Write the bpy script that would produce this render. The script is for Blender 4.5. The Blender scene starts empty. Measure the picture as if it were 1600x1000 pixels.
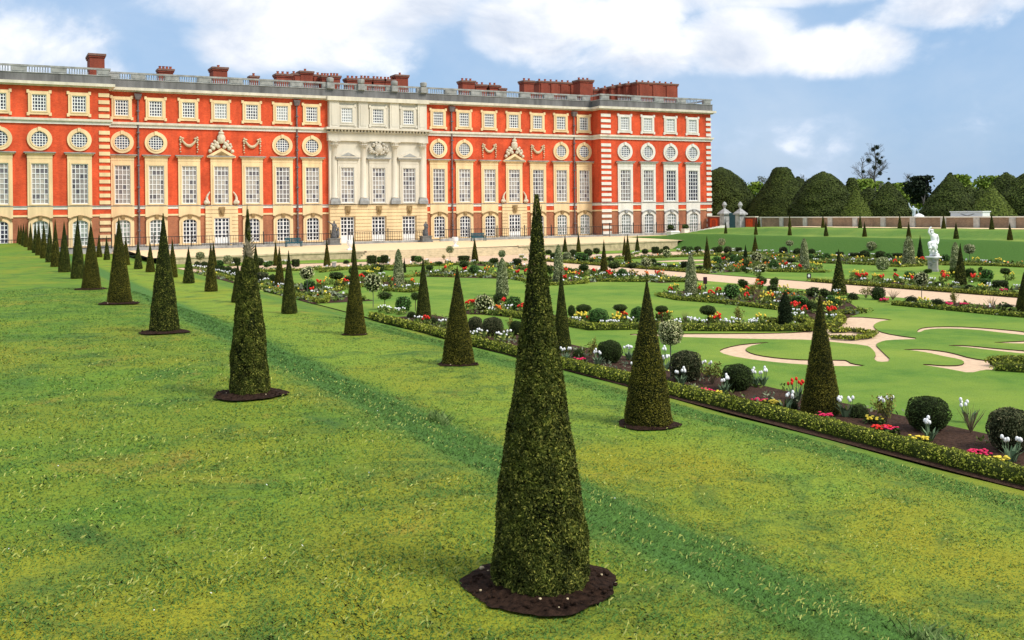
# Formal palace garden with clipped yew obelisks - everything is built in code.
import bpy, bmesh, math, random
import numpy as np
from mathutils import Vector, Matrix, geometry, noise as mnoise

S = bpy.context.scene
COL = S.collection
R = math.radians
rng = np.random.default_rng(7)
random.seed(7)

# ------------------------------------------------------------------ camera
EYE = 4.62
HEAD = R(27.1)
ROLL = -0.011
FW = np.array([math.sin(HEAD), math.cos(HEAD), 0.0])
RT0 = np.array([math.cos(HEAD), -math.sin(HEAD), 0.0])
UP0 = np.array([0.0, 0.0, 1.0])
RT = RT0 * math.cos(ROLL) + UP0 * math.sin(ROLL)
UP = -RT0 * math.sin(ROLL) + UP0 * math.cos(ROLL)
cam = bpy.data.cameras.new('camera')
cam.sensor_width = 36
cam.lens = 36
cam.shift_y = -(500 - 333) / 1600
cam.clip_start = 0.1
cam.clip_end = 6000
camo = bpy.data.objects.new('camera', cam)
COL.objects.link(camo)
M = Matrix(((RT[0], UP[0], -FW[0], 0), (RT[1], UP[1], -FW[1], 0), (RT[2], UP[2], -FW[2], EYE), (0, 0, 0, 1)))
camo.matrix_world = M
S.camera = camo


def ray(px, py):
    return FW + (px - 800) / 1600 * RT - (py - 333) / 1600 * UP


def ground(px, py, z=0.0):
    """survey: the point of the level z that the sight line through (px, py) meets"""
    d = ray(px, py)
    t = (z - EYE) / d[2]
    return d[0] * t, d[1] * t, t


def at_x(px, py, X):
    d = ray(px, py)
    t = X / d[0]
    return X, d[1] * t, EYE + d[2] * t, t


def at_y(px, py, Y):
    d = ray(px, py)
    t = Y / d[1]
    return d[0] * t, Y, EYE + d[2] * t, t


# ------------------------------------------------------------------ object helpers
def link(name, mesh, parent=None, loc=None, rz=0.0, scale=None):
    o = bpy.data.objects.new(name, mesh)
    COL.objects.link(o)
    if parent is not None:
        o.parent = parent
    if loc is not None:
        o.location = loc
    if rz:
        o.rotation_euler = (0, 0, rz)
    if scale is not None:
        o.scale = scale
    return o


def tag(o, label=None, cat=None, group=None, kind=None):
    if label:
        o['label'] = label
    if cat:
        o['category'] = cat
    if group:
        o['group'] = group
    if kind:
        o['kind'] = kind
    return o


def thing(name, label, cat, loc, group=None, rz=0.0, scale=None):
    return tag(link(name, None, None, loc, rz, scale), label, cat, group)


def struct(name, mesh, loc=None):
    return tag(link(name, mesh, None, loc), kind='structure')


ONES = ['', 'first', 'second', 'third', 'fourth', 'fifth', 'sixth', 'seventh', 'eighth', 'ninth', 'tenth', 'eleventh', 'twelfth',
        'thirteenth', 'fourteenth', 'fifteenth', 'sixteenth', 'seventeenth', 'eighteenth', 'nineteenth']
TENS = {2: 'twent', 3: 'thirt', 4: 'fort', 5: 'fift', 6: 'sixt', 7: 'sevent', 8: 'eight', 9: 'ninet'}


def nth(n):
    if n < 20:
        return ONES[n]
    if n % 10 == 0:
        return TENS[n // 10] + 'ieth'
    return TENS[n // 10] + 'y-' + ONES[n % 10]


class MB:
    """collects polygons for one mesh"""

    def __init__(self):
        self.v, self.f, self.m = [], [], []

    def poly(self, pts, mi=0):
        n = len(self.v)
        self.v.extend([tuple(p) for p in pts])
        self.f.append(tuple(range(n, n + len(pts))))
        self.m.append(mi)

    def box(self, x0, x1, y0, y1, z0, z1, mi=0):
        n = len(self.v)
        self.v += [(x0, y0, z0), (x1, y0, z0), (x1, y1, z0), (x0, y1, z0), (x0, y0, z1), (x1, y0, z1), (x1, y1, z1), (x0, y1, z1)]
        for q in ((0, 3, 2, 1), (4, 5, 6, 7), (0, 1, 5, 4), (1, 2, 6, 5), (2, 3, 7, 6), (3, 0, 4, 7)):
            self.f.append(tuple(n + i for i in q))
            self.m.append(mi)

    def taper(self, x0, x1, y0, y1, z0, z1, inset, mi=0):
        n = len(self.v)
        i = inset
        self.v += [(x0, y0, z0), (x1, y0, z0), (x1, y1, z0), (x0, y1, z0), (x0 + i, y0 + i, z1), (x1 - i, y0 + i, z1), (x1 - i, y1 - i, z1), (x0 + i, y1 - i, z1)]
        for q in ((0, 3, 2, 1), (4, 5, 6, 7), (0, 1, 5, 4), (1, 2, 6, 5), (2, 3, 7, 6), (3, 0, 4, 7)):
            self.f.append(tuple(n + k for k in q))
            self.m.append(mi)

    def ring(self, outer, inner, y0, y1, mi=0):
        """flat moulding in the xz plane between two outlines; front at y1 (towards -y), back at y0"""
        n = len(outer)
        b = len(self.v)
        for loop, y in ((outer, y0), (outer, y1), (inner, y1), (inner, y0)):
            self.v += [(p[0], y, p[1]) for p in loop]
        for k in range(3):
            for i in range(n):
                j = (i + 1) % n
                self.f.append((b + k * n + i, b + k * n + j, b + (k + 1) * n + j, b + (k + 1) * n + i))
                self.m.append(mi)

    def plate(self, pts, y0, y1, mi=0):
        n = len(pts)
        b = len(self.v)
        self.v += [(p[0], y1, p[1]) for p in pts] + [(p[0], y0, p[1]) for p in pts]
        self.f.append(tuple(range(b, b + n)))
        self.m.append(mi)
        for i in range(n):
            j = (i + 1) % n
            self.f.append((b + i, b + n + i, b + n + j, b + j))
            self.m.append(mi)

    def lathe(self, prof, cx=0, cy=0, cz=0, n=16, mi=0, cap=True):
        b = len(self.v)
        for r, z in prof:
            for k in range(n):
                a = 2 * math.pi * k / n
                self.v.append((cx + r * math.cos(a), cy + r * math.sin(a), cz + z))
        for i in range(len(prof) - 1):
            for k in range(n):
                q = (k + 1) % n
                self.f.append((b + i * n + k, b + i * n + q, b + (i + 1) * n + q, b + (i + 1) * n + k))
                self.m.append(mi)
        if cap:
            self.f.append(tuple(b + k for k in reversed(range(n))))
            self.m.append(mi)
            e = b + (len(prof) - 1) * n
            self.f.append(tuple(e + k for k in range(n)))
            self.m.append(mi)

    def blob(self, c, r, mi=0, nu=8, nv=6):
        rx, ry, rz = (r, r, r) if not isinstance(r, tuple) else r
        b = len(self.v)
        for i in range(nv + 1):
            t = math.pi * i / nv
            for k in range(nu):
                a = 2 * math.pi * k / nu
                self.v.append((c[0] + rx * math.sin(t) * math.cos(a), c[1] + ry * math.sin(t) * math.sin(a), c[2] + rz * math.cos(t)))
        for i in range(nv):
            for k in range(nu):
                q = (k + 1) % nu
                self.f.append((b + i * nu + k, b + (i + 1) * nu + k, b + (i + 1) * nu + q, b + i * nu + q))
                self.m.append(mi)

    def tube(self, p0, p1, r0, r1, n=6, mi=0):
        p0, p1 = Vector(p0), Vector(p1)
        d = (p1 - p0)
        if d.length < 1e-6:
            return
        d.normalize()
        a = d.orthogonal().normalized()
        c = d.cross(a)
        b = len(self.v)
        for p, r in ((p0, r0), (p1, r1)):
            for k in range(n):
                t = 2 * math.pi * k / n
                self.v.append(tuple(p + a * (r * math.cos(t)) + c * (r * math.sin(t))))
        for k in range(n):
            q = (k + 1) % n
            self.f.append((b + k, b + q, b + n + q, b + n + k))
            self.m.append(mi)

    def mesh(self, name, mats, smooth=False, merge=False):
        me = bpy.data.meshes.new(name)
        me.from_pydata(self.v, [], self.f)
        for m in (mats if isinstance(mats, (list, tuple)) else [mats]):
            me.materials.append(m)
        if any(self.m):
            me.polygons.foreach_set('material_index', self.m)
        bm = bmesh.new()
        bm.from_mesh(me)
        if merge:
            bmesh.ops.remove_doubles(bm, verts=bm.verts, dist=1e-5)
        bmesh.ops.recalc_face_normals(bm, faces=bm.faces)
        bm.to_mesh(me)
        bm.free()
        if smooth:
            me.polygons.foreach_set('use_smooth', [True] * len(me.polygons))
        me.update()
        return me


def quads_mesh(name, V, nq, mats, mi=None, core=None, smooth_core=True):
    """V: (nq*4,3) leaf quads; core: optional MB merged in front with material 0"""
    me = bpy.data.meshes.new(name)
    cv = np.array(core.v, dtype=np.float32).reshape(-1, 3) if core else np.zeros((0, 3), np.float32)
    allv = np.vstack([cv, V.astype(np.float32)])
    loops, starts, mats_i = [], [], []
    if core:
        for f, m in zip(core.f, core.m):
            starts.append(len(loops))
            loops.extend(f)
            mats_i.append(m)
    nc = len(starts)
    loops = np.array(loops, np.int32)
    ql = np.arange(nq * 4, dtype=np.int32) + len(cv)
    qs = np.arange(nq, dtype=np.int32) * 4 + len(loops)
    loops = np.concatenate([loops, ql])
    starts = np.concatenate([np.array(starts, np.int32), qs])
    if mi is None:
        mi = np.full(nq, 1 if core else 0, np.int32)
    mats_i = np.concatenate([np.array(mats_i, np.int32), mi.astype(np.int32)])
    me.vertices.add(len(allv))
    me.vertices.foreach_set('co', allv.ravel())
    me.loops.add(len(loops))
    me.loops.foreach_set('vertex_index', loops)
    me.polygons.add(len(starts))
    me.polygons.foreach_set('loop_start', starts)
    for m in mats:
        me.materials.append(m)
    me.polygons.foreach_set('material_index', mats_i)
    if smooth_core and nc:
        sm = np.zeros(len(starts), bool)
        sm[:nc] = True
        me.polygons.foreach_set('use_smooth', sm)
    me.update(calc_edges=True)
    me.validate()
    return me


def leaves(P, N, size, rg, tilt=0.55, aspect=0.45, up=0.25):
    """diamond leaf quads at points P with outward normals N"""
    n = len(P)
    t = rg.normal(size=(n, 3))
    t[:, 2] += up
    t -= (1 - tilt) * (t * N).sum(1, keepdims=True) * N
    t /= np.linalg.norm(t, axis=1, keepdims=True) + 1e-9
    b = np.cross(N + rg.normal(size=(n, 3)) * tilt, t)
    b /= np.linalg.norm(b, axis=1, keepdims=True) + 1e-9
    s = (size * rg.uniform(0.6, 1.4, (n, 1)))
    V = np.empty((n, 4, 3))
    V[:, 0] = P - t * s * 0.5
    V[:, 1] = P + b * s * 0.5 * aspect
    V[:, 2] = P + t * s * 0.5 + N * s * 0.12
    V[:, 3] = P - b * s * 0.5 * aspect
    return V.reshape(-1, 3)


# ------------------------------------------------------------------ materials
def newmat(name):
    m = bpy.data.materials.new(name)
    m.use_nodes = True
    nt = m.node_tree
    b = nt.nodes['Principled BSDF']
    return m, nt, b


def nd(nt, typ, **kw):
    n = nt.nodes.new(typ)
    for k, v in kw.items():
        if k.startswith('i_'):
            n.inputs[k[2:].replace('_', ' ')].default_value = v
        else:
            setattr(n, k, v)
    return n


def ramp(nt, fac, stops, interp='LINEAR'):
    r = nt.nodes.new('ShaderNodeValToRGB')
    r.color_ramp.interpolation = interp
    e = r.color_ramp.elements
    while len(e) < len(stops):
        e.new(0.5)
    for k, (p, c) in enumerate(stops):
        e[k].position = p
        e[k].color = (*c, 1)
    nt.links.new(fac, r.inputs[0])
    return r.outputs[0]


def mix(nt, fac, a, b, typ='MIX'):
    m = nt.nodes.new('ShaderNodeMix')
    m.data_type = 'RGBA'
    m.blend_type = typ
    for s, v in ((m.inputs[0], fac), (m.inputs[6], a), (m.inputs[7], b)):
        if isinstance(v, (int, float)):
            s.default_value = v
        elif isinstance(v, tuple):
            s.default_value = (*v, 1)
        else:
            nt.links.new(v, s)
    return m.outputs[2]


def wpos(nt):
    return nt.nodes.new('ShaderNodeNewGeometry').outputs['Position']


def noise_tex(nt, vec, scale, detail=4, rough=0.55, dist=0.0):
    n = nt.nodes.new('ShaderNodeTexNoise')
    n.inputs['Scale'].default_value = scale
    n.inputs['Detail'].default_value = detail
    n.inputs['Roughness'].default_value = rough
    n.inputs['Distortion'].default_value = dist
    if vec is not None:
        nt.links.new(vec, n.inputs['Vector'])
    return n.outputs[0]


def bump(nt, b, h, strength=0.4, dist=0.02):
    n = nt.nodes.new('ShaderNodeBump')
    n.inputs['Strength'].default_value = strength
    n.inputs['Distance'].default_value = dist
    nt.links.new(h, n.inputs['Height'])
    nt.links.new(n.outputs[0], b.inputs['Normal'])


def plain(name, col, rough=0.7, var=0.25, scale=3.0, spec=0.3, bumpy=0.0, streak=False):
    m, nt, b = newmat(name)
    pos = wpos(nt)
    if streak:
        mp = nt.nodes.new('ShaderNodeMapping')
        mp.inputs['Scale'].default_value = (1, 1, 0.15)
        nt.links.new(pos, mp.inputs[0])
        pos = mp.outputs[0]
    f = noise_tex(nt, pos, scale, 6, 0.6)
    lo = tuple(c * (1 - var) for c in col)
    hi = tuple(min(1, c * (1 + var)) for c in col)
    c = ramp(nt, f, [(0.3, lo), (0.7, hi)])
    nt.links.new(c, b.inputs['Base Color'])
    b.inputs['Roughness'].default_value = rough
    b.inputs['Specular IOR Level'].default_value = spec
    if bumpy:
        bump(nt, b, noise_tex(nt, wpos(nt), scale * 8, 4), bumpy, 0.03)
    return m


def leafmat(name, dark, light, accent=None, afrac=0.0, rough=0.7, spec=0.12, patch=2.0, con=0.3):
    m, nt, b = newmat(name)
    g = nt.nodes.new('ShaderNodeNewGeometry')
    rnd = g.outputs['Random Per Island']
    stops = [(0.0, dark), (max(0.05, 0.92 - afrac), light)]
    if accent:
        stops += [(min(0.99, 0.95 - afrac), accent), (1.0, tuple(min(1, c * 1.3) for c in accent))]
    c = ramp(nt, rnd, stops)
    f = noise_tex(nt, g.outputs['Position'], patch, 3)
    c2 = mix(nt, 1.0, c, ramp(nt, f, [(0.3, (1 - con * 1.15,) * 3), (0.7, (1 + con * 0.9, 1 + con * 0.75, 1 + con * 0.4))]), 'MULTIPLY')
    nt.links.new(c2, b.inputs['Base Color'])
    b.inputs['Roughness'].default_value = rough
    b.inputs['Specular IOR Level'].default_value = spec
    return m


def nd_map(nt, sock, a, b):
    m = nt.nodes.new('ShaderNodeMapRange')
    m.inputs['From Min'].default_value = a
    m.inputs['From Max'].default_value = b
    nt.links.new(sock, m.inputs[0])
    return m.outputs[0]


def lawnmat(name, g1, g2, yel, yamt, lush=None, straw=None):
    m, nt, b = newmat(name)
    g = nt.nodes.new('ShaderNodeNewGeometry')
    pos = g.outputs['Position']
    big = noise_tex(nt, pos, 0.22, 5, 0.6, 0.4)
    mid = noise_tex(nt, pos, 1.1, 6, 0.65, 0.3)
    fine = noise_tex(nt, pos, 22.0, 5, 0.7)
    c = mix(nt, ramp(nt, mid, [(0.35, (0, 0, 0)), (0.65, (1, 1, 1))]), g1, g2)
    if straw:
        # thin dry turf near the nearest trees, a paler mown strip on the ledge
        sp = nt.nodes.new('ShaderNodeSeparateXYZ')
        nt.links.new(pos, sp.inputs[0])
        fa = nt.nodes.new('ShaderNodeMapRange')
        fa.inputs['From Min'].default_value = 9
        fa.inputs['From Max'].default_value = 26
        fa.inputs['To Min'].default_value = 0.06
        fa.inputs['To Max'].default_value = -0.10
        nt.links.new(sp.outputs[1], fa.inputs[0])
        le = ramp(nt, nd_map(nt, sp.outputs[0], 6.5, 13.5), [(0.12, (0, 0, 0)), (0.3, (1, 1, 1)), (0.62, (1, 1, 1)), (0.85, (0, 0, 0))])
        c = mix(nt, 0.75, c, mix(nt, le, c, (0.270, 0.375, 0.040)))
        ad = nt.nodes.new('ShaderNodeMath')
        ad.operation = 'ADD'
        nt.links.new(big, ad.inputs[0])
        nt.links.new(fa.outputs[0], ad.inputs[1])
        big = ad.outputs[0]
    yf = ramp(nt, big, [(0.62 - 0.3 * yamt, (0, 0, 0)), (0.82 - 0.22 * yamt, (1, 1, 1))])
    c = mix(nt, yf, c, yel)
    if straw:
        n4 = noise_tex(nt, pos, 0.9, 6, 0.7, 0.6)
        c = mix(nt, ramp(nt, n4, [(0.32, (0.8, 0.8, 0.8)), (0.50, (0, 0, 0))]), c, (0.060, 0.145, 0.034))
        n2 = noise_tex(nt, pos, 0.75, 6, 0.7, 0.8)
        c = mix(nt, ramp(nt, n2, [(0.58, (0, 0, 0)), (0.74, (0.75, 0.75, 0.75))]), c, straw)
    if lush:
        sx = nt.nodes.new('ShaderNodeSeparateXYZ')
        nt.links.new(g.outputs['Normal'], sx.inputs[0])
        sl = ramp(nt, sx.outputs[2], [(0.955, (0.95, 0.95, 0.95)), (0.9975, (0, 0, 0))])
        c = mix(nt, sl, c, lush)
    rnd = ramp(nt, g.outputs['Random Per Island'], [(0, (0.72, 0.76, 0.7)), (0.75, (1.15, 1.12, 1.05)), (1, (1.5, 1.42, 1.35))])
    fi = ramp(nt, fine, [(0.3, (0.55, 0.58, 0.55)), (0.7, (1.1, 1.08, 1.05))] if straw else [(0.3, (0.72, 0.74, 0.7)), (0.7, (1.15, 1.13, 1.1))])
    c = mix(nt, 1.0, c, fi, 'MULTIPLY')
    m['has_random'] = 1
    nt.links.new(c, b.inputs['Base Color'])
    b.inputs['Roughness'].default_value = 0.85
    b.inputs['Specular IOR Level'].default_value = 0.15
    hs = nt.nodes.new('ShaderNodeMath')
    hs.operation = 'ADD'
    nt.links.new(noise_tex(nt, pos, 38.0, 3, 0.7), hs.inputs[0])
    h2 = nt.nodes.new('ShaderNodeMath')
    h2.operation = 'MULTIPLY'
    h2.inputs[1].default_value = 2.2
    nt.links.new(noise_tex(nt, pos, 5.0, 5, 0.65), h2.inputs[0])
    nt.links.new(h2.outputs[0], hs.inputs[1])
    bump(nt, b, hs.outputs[0], 0.6, 0.04)
    return m, nt, b, c, rnd


TERR = dict(g1=(0.122, 0.245, 0.026), g2=(0.195, 0.315, 0.028), yel=(0.325, 0.325, 0.024), yamt=0.76, lush=(0.086, 0.205, 0.042), straw=(0.38, 0.27, 0.045))
lawn_terrace_m = lawnmat('terrace_grass', **TERR)[0]
blade_m, nt_, b_, c_, r_ = lawnmat('grass_blades', **TERR)
nt_.links.new(mix(nt_, 1.0, c_, r_, 'MULTIPLY'), b_.inputs['Base Color'])
up_ = nt_.nodes.new('ShaderNodeCombineXYZ')
up_.inputs[2].default_value = 1.0
for l_ in list(b_.inputs['Normal'].links):
    nt_.links.remove(l_)
nt_.links.new(up_.outputs[0], b_.inputs['Normal'])
lawn_garden_m = lawnmat('garden_grass', (0.100, 0.215, 0.028), (0.165, 0.285, 0.036), (0.235, 0.330, 0.045), 0.7)[0]
lawn_far_m = lawnmat('far_bank_grass', (0.10, 0.205, 0.032), (0.165, 0.275, 0.042), (0.24, 0.32, 0.055), 0.7, lush=(0.075, 0.172, 0.030))[0]

gravel_m = plain('gravel', (0.64, 0.46, 0.31), 0.9, 0.16, 6, 0.15, 0.3)
walk_m = plain('walk_gravel', (0.80, 0.60, 0.36), 0.9, 0.1, 12, 0.15, 0.2)
soil_m = plain('soil', (0.072, 0.040, 0.027), 0.95, 0.6, 14, 0.1, 0.9)
mulch_m = plain('mulch', (0.046, 0.025, 0.016), 0.95, 0.8, 24, 0.1, 1.0)


def brickmat(name, c1, c2, mortar, stain=0.2):
    m, nt, b = newmat(name)
    pos = wpos(nt)
    sx = nt.nodes.new('ShaderNodeSeparateXYZ')
    nt.links.new(pos, sx.inputs[0])
    ad = nd(nt, 'ShaderNodeMath', operation='ADD')
    nt.links.new(sx.outputs[0], ad.inputs[0])
    nt.links.new(sx.outputs[1], ad.inputs[1])
    cb = nt.nodes.new('ShaderNodeCombineXYZ')
    nt.links.new(ad.outputs[0], cb.inputs[0])
    nt.links.new(sx.outputs[2], cb.inputs[1])
    br = nt.nodes.new('ShaderNodeTexBrick')
    br.inputs['Color1'].default_value = (*c1, 1)
    br.inputs['Color2'].default_value = (*c2, 1)
    br.inputs['Mortar'].default_value = (*mortar, 1)
    br.inputs['Scale'].default_value = 1.0
    br.inputs['Mortar Size'].default_value = 0.009
    br.inputs['Brick Width'].default_value = 0.24
    br.inputs['Row Height'].default_value = 0.085
    nt.links.new(cb.outputs[0], br.inputs['Vector'])
    f = noise_tex(nt, pos, 0.45, 8, 0.65, 0.5)
    c = mix(nt, 1.0, br.outputs[0], ramp(nt, f, [(0.3, (1 - stain,) * 3), (0.7, (1 + stain,) * 3)]), 'MULTIPLY')
    mp = nt.nodes.new('ShaderNodeMapping')
    mp.inputs['Scale'].default_value = (1, 1, 0.12)
    nt.links.new(pos, mp.inputs[0])
    f2 = noise_tex(nt, mp.outputs[0], 1.4, 5, 0.6)
    c = mix(nt, 1.0, c, ramp(nt, f2, [(0.35, (0.84, 0.84, 0.86)), (0.6, (1.05, 1.03, 1.0))]), 'MULTIPLY')
    nt.links.new(c, b.inputs['Base Color'])
    b.inputs['Roughness'].default_value = 0.85
    b.inputs['Specular IOR Level'].default_value = 0.2
    return m


brick_m = brickmat('red_brick', (0.76, 0.088, 0.026), (0.62, 0.060, 0.018), (0.66, 0.16, 0.08), 0.28)
brick2_m = brickmat('ground_brick', (0.44, 0.155, 0.075), (0.36, 0.12, 0.06), (0.46, 0.24, 0.15))
chim_m = brickmat('chimney_brick', (0.30, 0.055, 0.03), (0.24, 0.045, 0.026), (0.3, 0.12, 0.08))
wallbrick_m = brickmat('garden_wall_brick', (0.31, 0.20, 0.13), (0.22, 0.14, 0.09), (0.36, 0.30, 0.23), 0.3)
cream_m = plain('cream_stone', (0.84, 0.63, 0.36), 0.8, 0.16, 1.2, 0.2, streak=True)
white_m = plain('white_stone', (0.70, 0.64, 0.53), 0.8, 0.14, 0.9, 0.2, streak=True)
pav_m = plain('pale_stone', (0.80, 0.76, 0.68), 0.8, 0.12, 1.1, 0.2, streak=True)
lime_m = plain('cornice_stone', (0.70, 0.64, 0.52), 0.8, 0.2, 1.5, 0.2, streak=True)
grey_m = plain('grey_parapet', (0.17, 0.165, 0.165), 0.85, 0.45, 0.9, 0.2, streak=True)
grey2_m = plain('weathered_stone', (0.33, 0.33, 0.32), 0.85, 0.35, 1.5, 0.2)
balus_m = plain('baluster_stone', (0.46, 0.50, 0.54), 0.8, 0.2, 2.0, 0.2)
lead_m = plain('lead_pipe', (0.16, 0.13, 0.13), 0.6, 0.4, 3, 0.3)
key_m = plain('weathered_key', (0.30, 0.20, 0.09), 0.85, 0.4, 3, 0.2)
relief_m = plain('relief_stone', (0.62, 0.50, 0.33), 0.8, 0.25, 4, 0.2)
paint_m = plain('white_paint', (0.84, 0.84, 0.83), 0.5, 0.05, 2, 0.3)
roof_m = plain('roof_lead', (0.15, 0.15, 0.16), 0.7, 0.3, 1, 0.3)
pot_m = plain('chimney_pot_clay', (0.40, 0.10, 0.05), 0.8, 0.3, 4, 0.2)
iron_m = plain('black_iron', (0.025, 0.024, 0.026), 0.5, 0.3, 5, 0.4)
marble_m = plain('white_marble', (0.86, 0.86, 0.86), 0.6, 0.06, 5, 0.3)
bronze_m = plain('dark_bronze', (0.11, 0.11, 0.115), 0.5, 0.6, 6, 0.4)
teal_m = plain('teal_paint', (0.012, 0.085, 0.11), 0.5, 0.2, 3, 0.4)
niche_m = plain('orange_red_render', (0.72, 0.085, 0.022), 0.8, 0.12, 2, 0.2)
stone_m = plain('sandstone', (0.52, 0.42, 0.26), 0.85, 0.3, 2.2, 0.2)
step_m = plain('step_stone', (0.62, 0.50, 0.32), 0.85, 0.2, 2.2, 0.2)
bark_m = plain('bark', (0.10, 0.075, 0.05), 0.9, 0.4, 12, 0.2, 0.8)
palebark_m = plain('pale_dead_wood', (0.24, 0.20, 0.13), 0.9, 0.75, 22, 0.2, 0.8)
twig_m = plain('twig', (0.16, 0.12, 0.07), 0.9, 0.3, 8, 0.2)
greybark_m = plain('grey_bark', (0.12, 0.11, 0.11), 0.9, 0.3, 2, 0.2)


def glassmat(name, stops):
    m, nt, b = newmat(name)
    g = nt.nodes.new('ShaderNodeNewGeometry')
    oi = nt.nodes.new('ShaderNodeObjectInfo')
    ad = nd(nt, 'ShaderNodeMath', operation='ADD')
    nt.links.new(g.outputs['Random Per Island'], ad.inputs[0])
    nt.links.new(oi.outputs['Random'], ad.inputs[1])
    fr = nd(nt, 'ShaderNodeMath', operation='FRACT')
    nt.links.new(ad.outputs[0], fr.inputs[0])
    c = ramp(nt, fr.outputs[0], stops)
    c = mix(nt, 1.0, c, ramp(nt, oi.outputs['Random'], [(0, (0.55, 0.55, 0.6)), (1, (1.2, 1.2, 1.15))]), 'MULTIPLY')
    nt.links.new(c, b.inputs['Base Color'])
    b.inputs['Roughness'].default_value = 0.12
    b.inputs['Specular IOR Level'].default_value = 0.5
    return m


glass_blind_m = glassmat('glass_with_blinds', [(0.0, (0.10, 0.09, 0.10)), (0.18, (0.16, 0.14, 0.15)), (0.3, (0.33, 0.29, 0.26)), (1.0, (0.47, 0.42, 0.37))])
glass_dark_m = glassmat('dark_glass', [(0.0, (0.012, 0.014, 0.03)), (0.7, (0.035, 0.035, 0.06)), (1.0, (0.14, 0.14, 0.18))])
glass_grey_m = glassmat('grey_glass', [(0.0, (0.08, 0.08, 0.11)), (0.5, (0.15, 0.16, 0.2)), (1.0, (0.3, 0.31, 0.34))])
glass_navy_m = glassmat('navy_glass', [(0.0, (0.03, 0.04, 0.075)), (0.7, (0.06, 0.075, 0.13)), (1.0, (0.14, 0.16, 0.22))])
glass_pale_m = glassmat('pale_glass', [(0.0, (0.40, 0.42, 0.42)), (1.0, (0.58, 0.6, 0.58))])
glass_green_m = glassmat('greenish_glass', [(0.0, (0.16, 0.2, 0.18)), (0.5, (0.26, 0.3, 0.27)), (1.0, (0.42, 0.45, 0.42))])

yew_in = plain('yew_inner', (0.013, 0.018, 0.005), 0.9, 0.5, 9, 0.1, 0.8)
yew_m = leafmat('yew_leaves', (0.022, 0.036, 0.006), (0.095, 0.116, 0.020), (0.20, 0.205, 0.045), 0.10, patch=8.0, con=0.55)
yew2_m = leafmat('yew_leaves_olive', (0.054, 0.056, 0.007), (0.138, 0.126, 0.017), (0.185, 0.165, 0.028), 0.06)
dark_yew_m = leafmat('dark_yew_leaves', (0.010, 0.022, 0.008), (0.030, 0.050, 0.016))
dome_m = leafmat('dome_yew_leaves', (0.026, 0.044, 0.009), (0.072, 0.098, 0.020), patch=0.3, con=0.4)
dome_light_m = leafmat('light_dome_leaves', (0.062, 0.092, 0.016), (0.125, 0.165, 0.028), patch=0.3)
cedar_m = leafmat('cedar_leaves', (0.012, 0.022, 0.014), (0.035, 0.052, 0.03))
spring_m = leafmat('spring_leaves', (0.13, 0.21, 0.035), (0.27, 0.36, 0.06), patch=0.4)
box_m = leafmat('box_leaves', (0.10, 0.14, 0.014), (0.27, 0.31, 0.038), (0.42, 0.43, 0.08), 0.10)
box_in = plain('box_inner', (0.045, 0.060, 0.012), 0.9, 0.4, 9, 0.1, 0.6)
ball_m = leafmat('ball_leaves', (0.018, 0.036, 0.010), (0.060, 0.092, 0.024))
ball_grey_m = leafmat('greyish_ball_leaves', (0.030, 0.038, 0.018), (0.085, 0.10, 0.045), (0.16, 0.15, 0.08), 0.1)
light_m = leafmat('bright_shrub_leaves', (0.040, 0.115, 0.025), (0.12, 0.25, 0.06))
vari_m = leafmat('variegated_leaves', (0.07, 0.105, 0.03), (0.20, 0.24, 0.09), (0.60, 0.60, 0.34), 0.42)
silver_m = leafmat('silvery_leaves', (0.11, 0.145, 0.055), (0.30, 0.34, 0.16), (0.52, 0.54, 0.32), 0.25)
loose_m = leafmat('olive_shrub_leaves', (0.09, 0.10, 0.015), (0.25, 0.25, 0.05), (0.34, 0.30, 0.08), 0.1)
mop_m = leafmat('mid_green_leaves', (0.030, 0.058, 0.014), (0.095, 0.145, 0.035))
tulip_leaf_m = leafmat('tulip_leaves', (0.07, 0.13, 0.07), (0.18, 0.26, 0.15))
cover_m = leafmat('ground_cover_leaves', (0.060, 0.110, 0.022), (0.20, 0.27, 0.055), (0.34, 0.36, 0.11), 0.06)
sage_m = leafmat('grey_green_leaves', (0.12, 0.16, 0.10), (0.27, 0.31, 0.2))


def petal(name, col):
    return plain(name, col, 0.55, 0.12, 20, 0.25)


white_p = petal('white_petals', (0.86, 0.86, 0.86))
red_p = petal('red_petals', (0.72, 0.025, 0.012))
orange_p = petal('orange_petals', (0.80, 0.17, 0.02))
yellow_p = petal('yellow_petals', (0.80, 0.62, 0.06))
pink_p = petal('pink_petals', (0.66, 0.02, 0.10))

# ------------------------------------------------------------------ terrain
FAR_Y = 121.0


def grid_mesh(name, xs, zs, ys, mat, jitter=0.0, endfall=None):
    xs, zs, ys = map(np.asarray, (xs, zs, ys))
    nx, ny = len(xs), len(ys)
    V = np.empty((ny, nx, 3))
    V[..., 0] = xs[None, :]
    V[..., 1] = ys[:, None]
    V[..., 2] = zs[None, :]
    if jitter:
        for j in range(ny):
            for i in range(nx):
                V[j, i, 2] += jitter * mnoise.noise(Vector((xs[i] * 0.35, ys[j] * 0.35, 3.1)))
    me = bpy.data.meshes.new(name)
    f = [(j * nx + i, j * nx + i + 1, (j + 1) * nx + i + 1, (j + 1) * nx + i) for j in range(ny - 1) for i in range(nx - 1)]
    me.from_pydata(V.reshape(-1, 3).tolist(), [], f)
    me.materials.append(mat)
    me.polygons.foreach_set('use_smooth', [True] * len(f))
    return me


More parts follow.
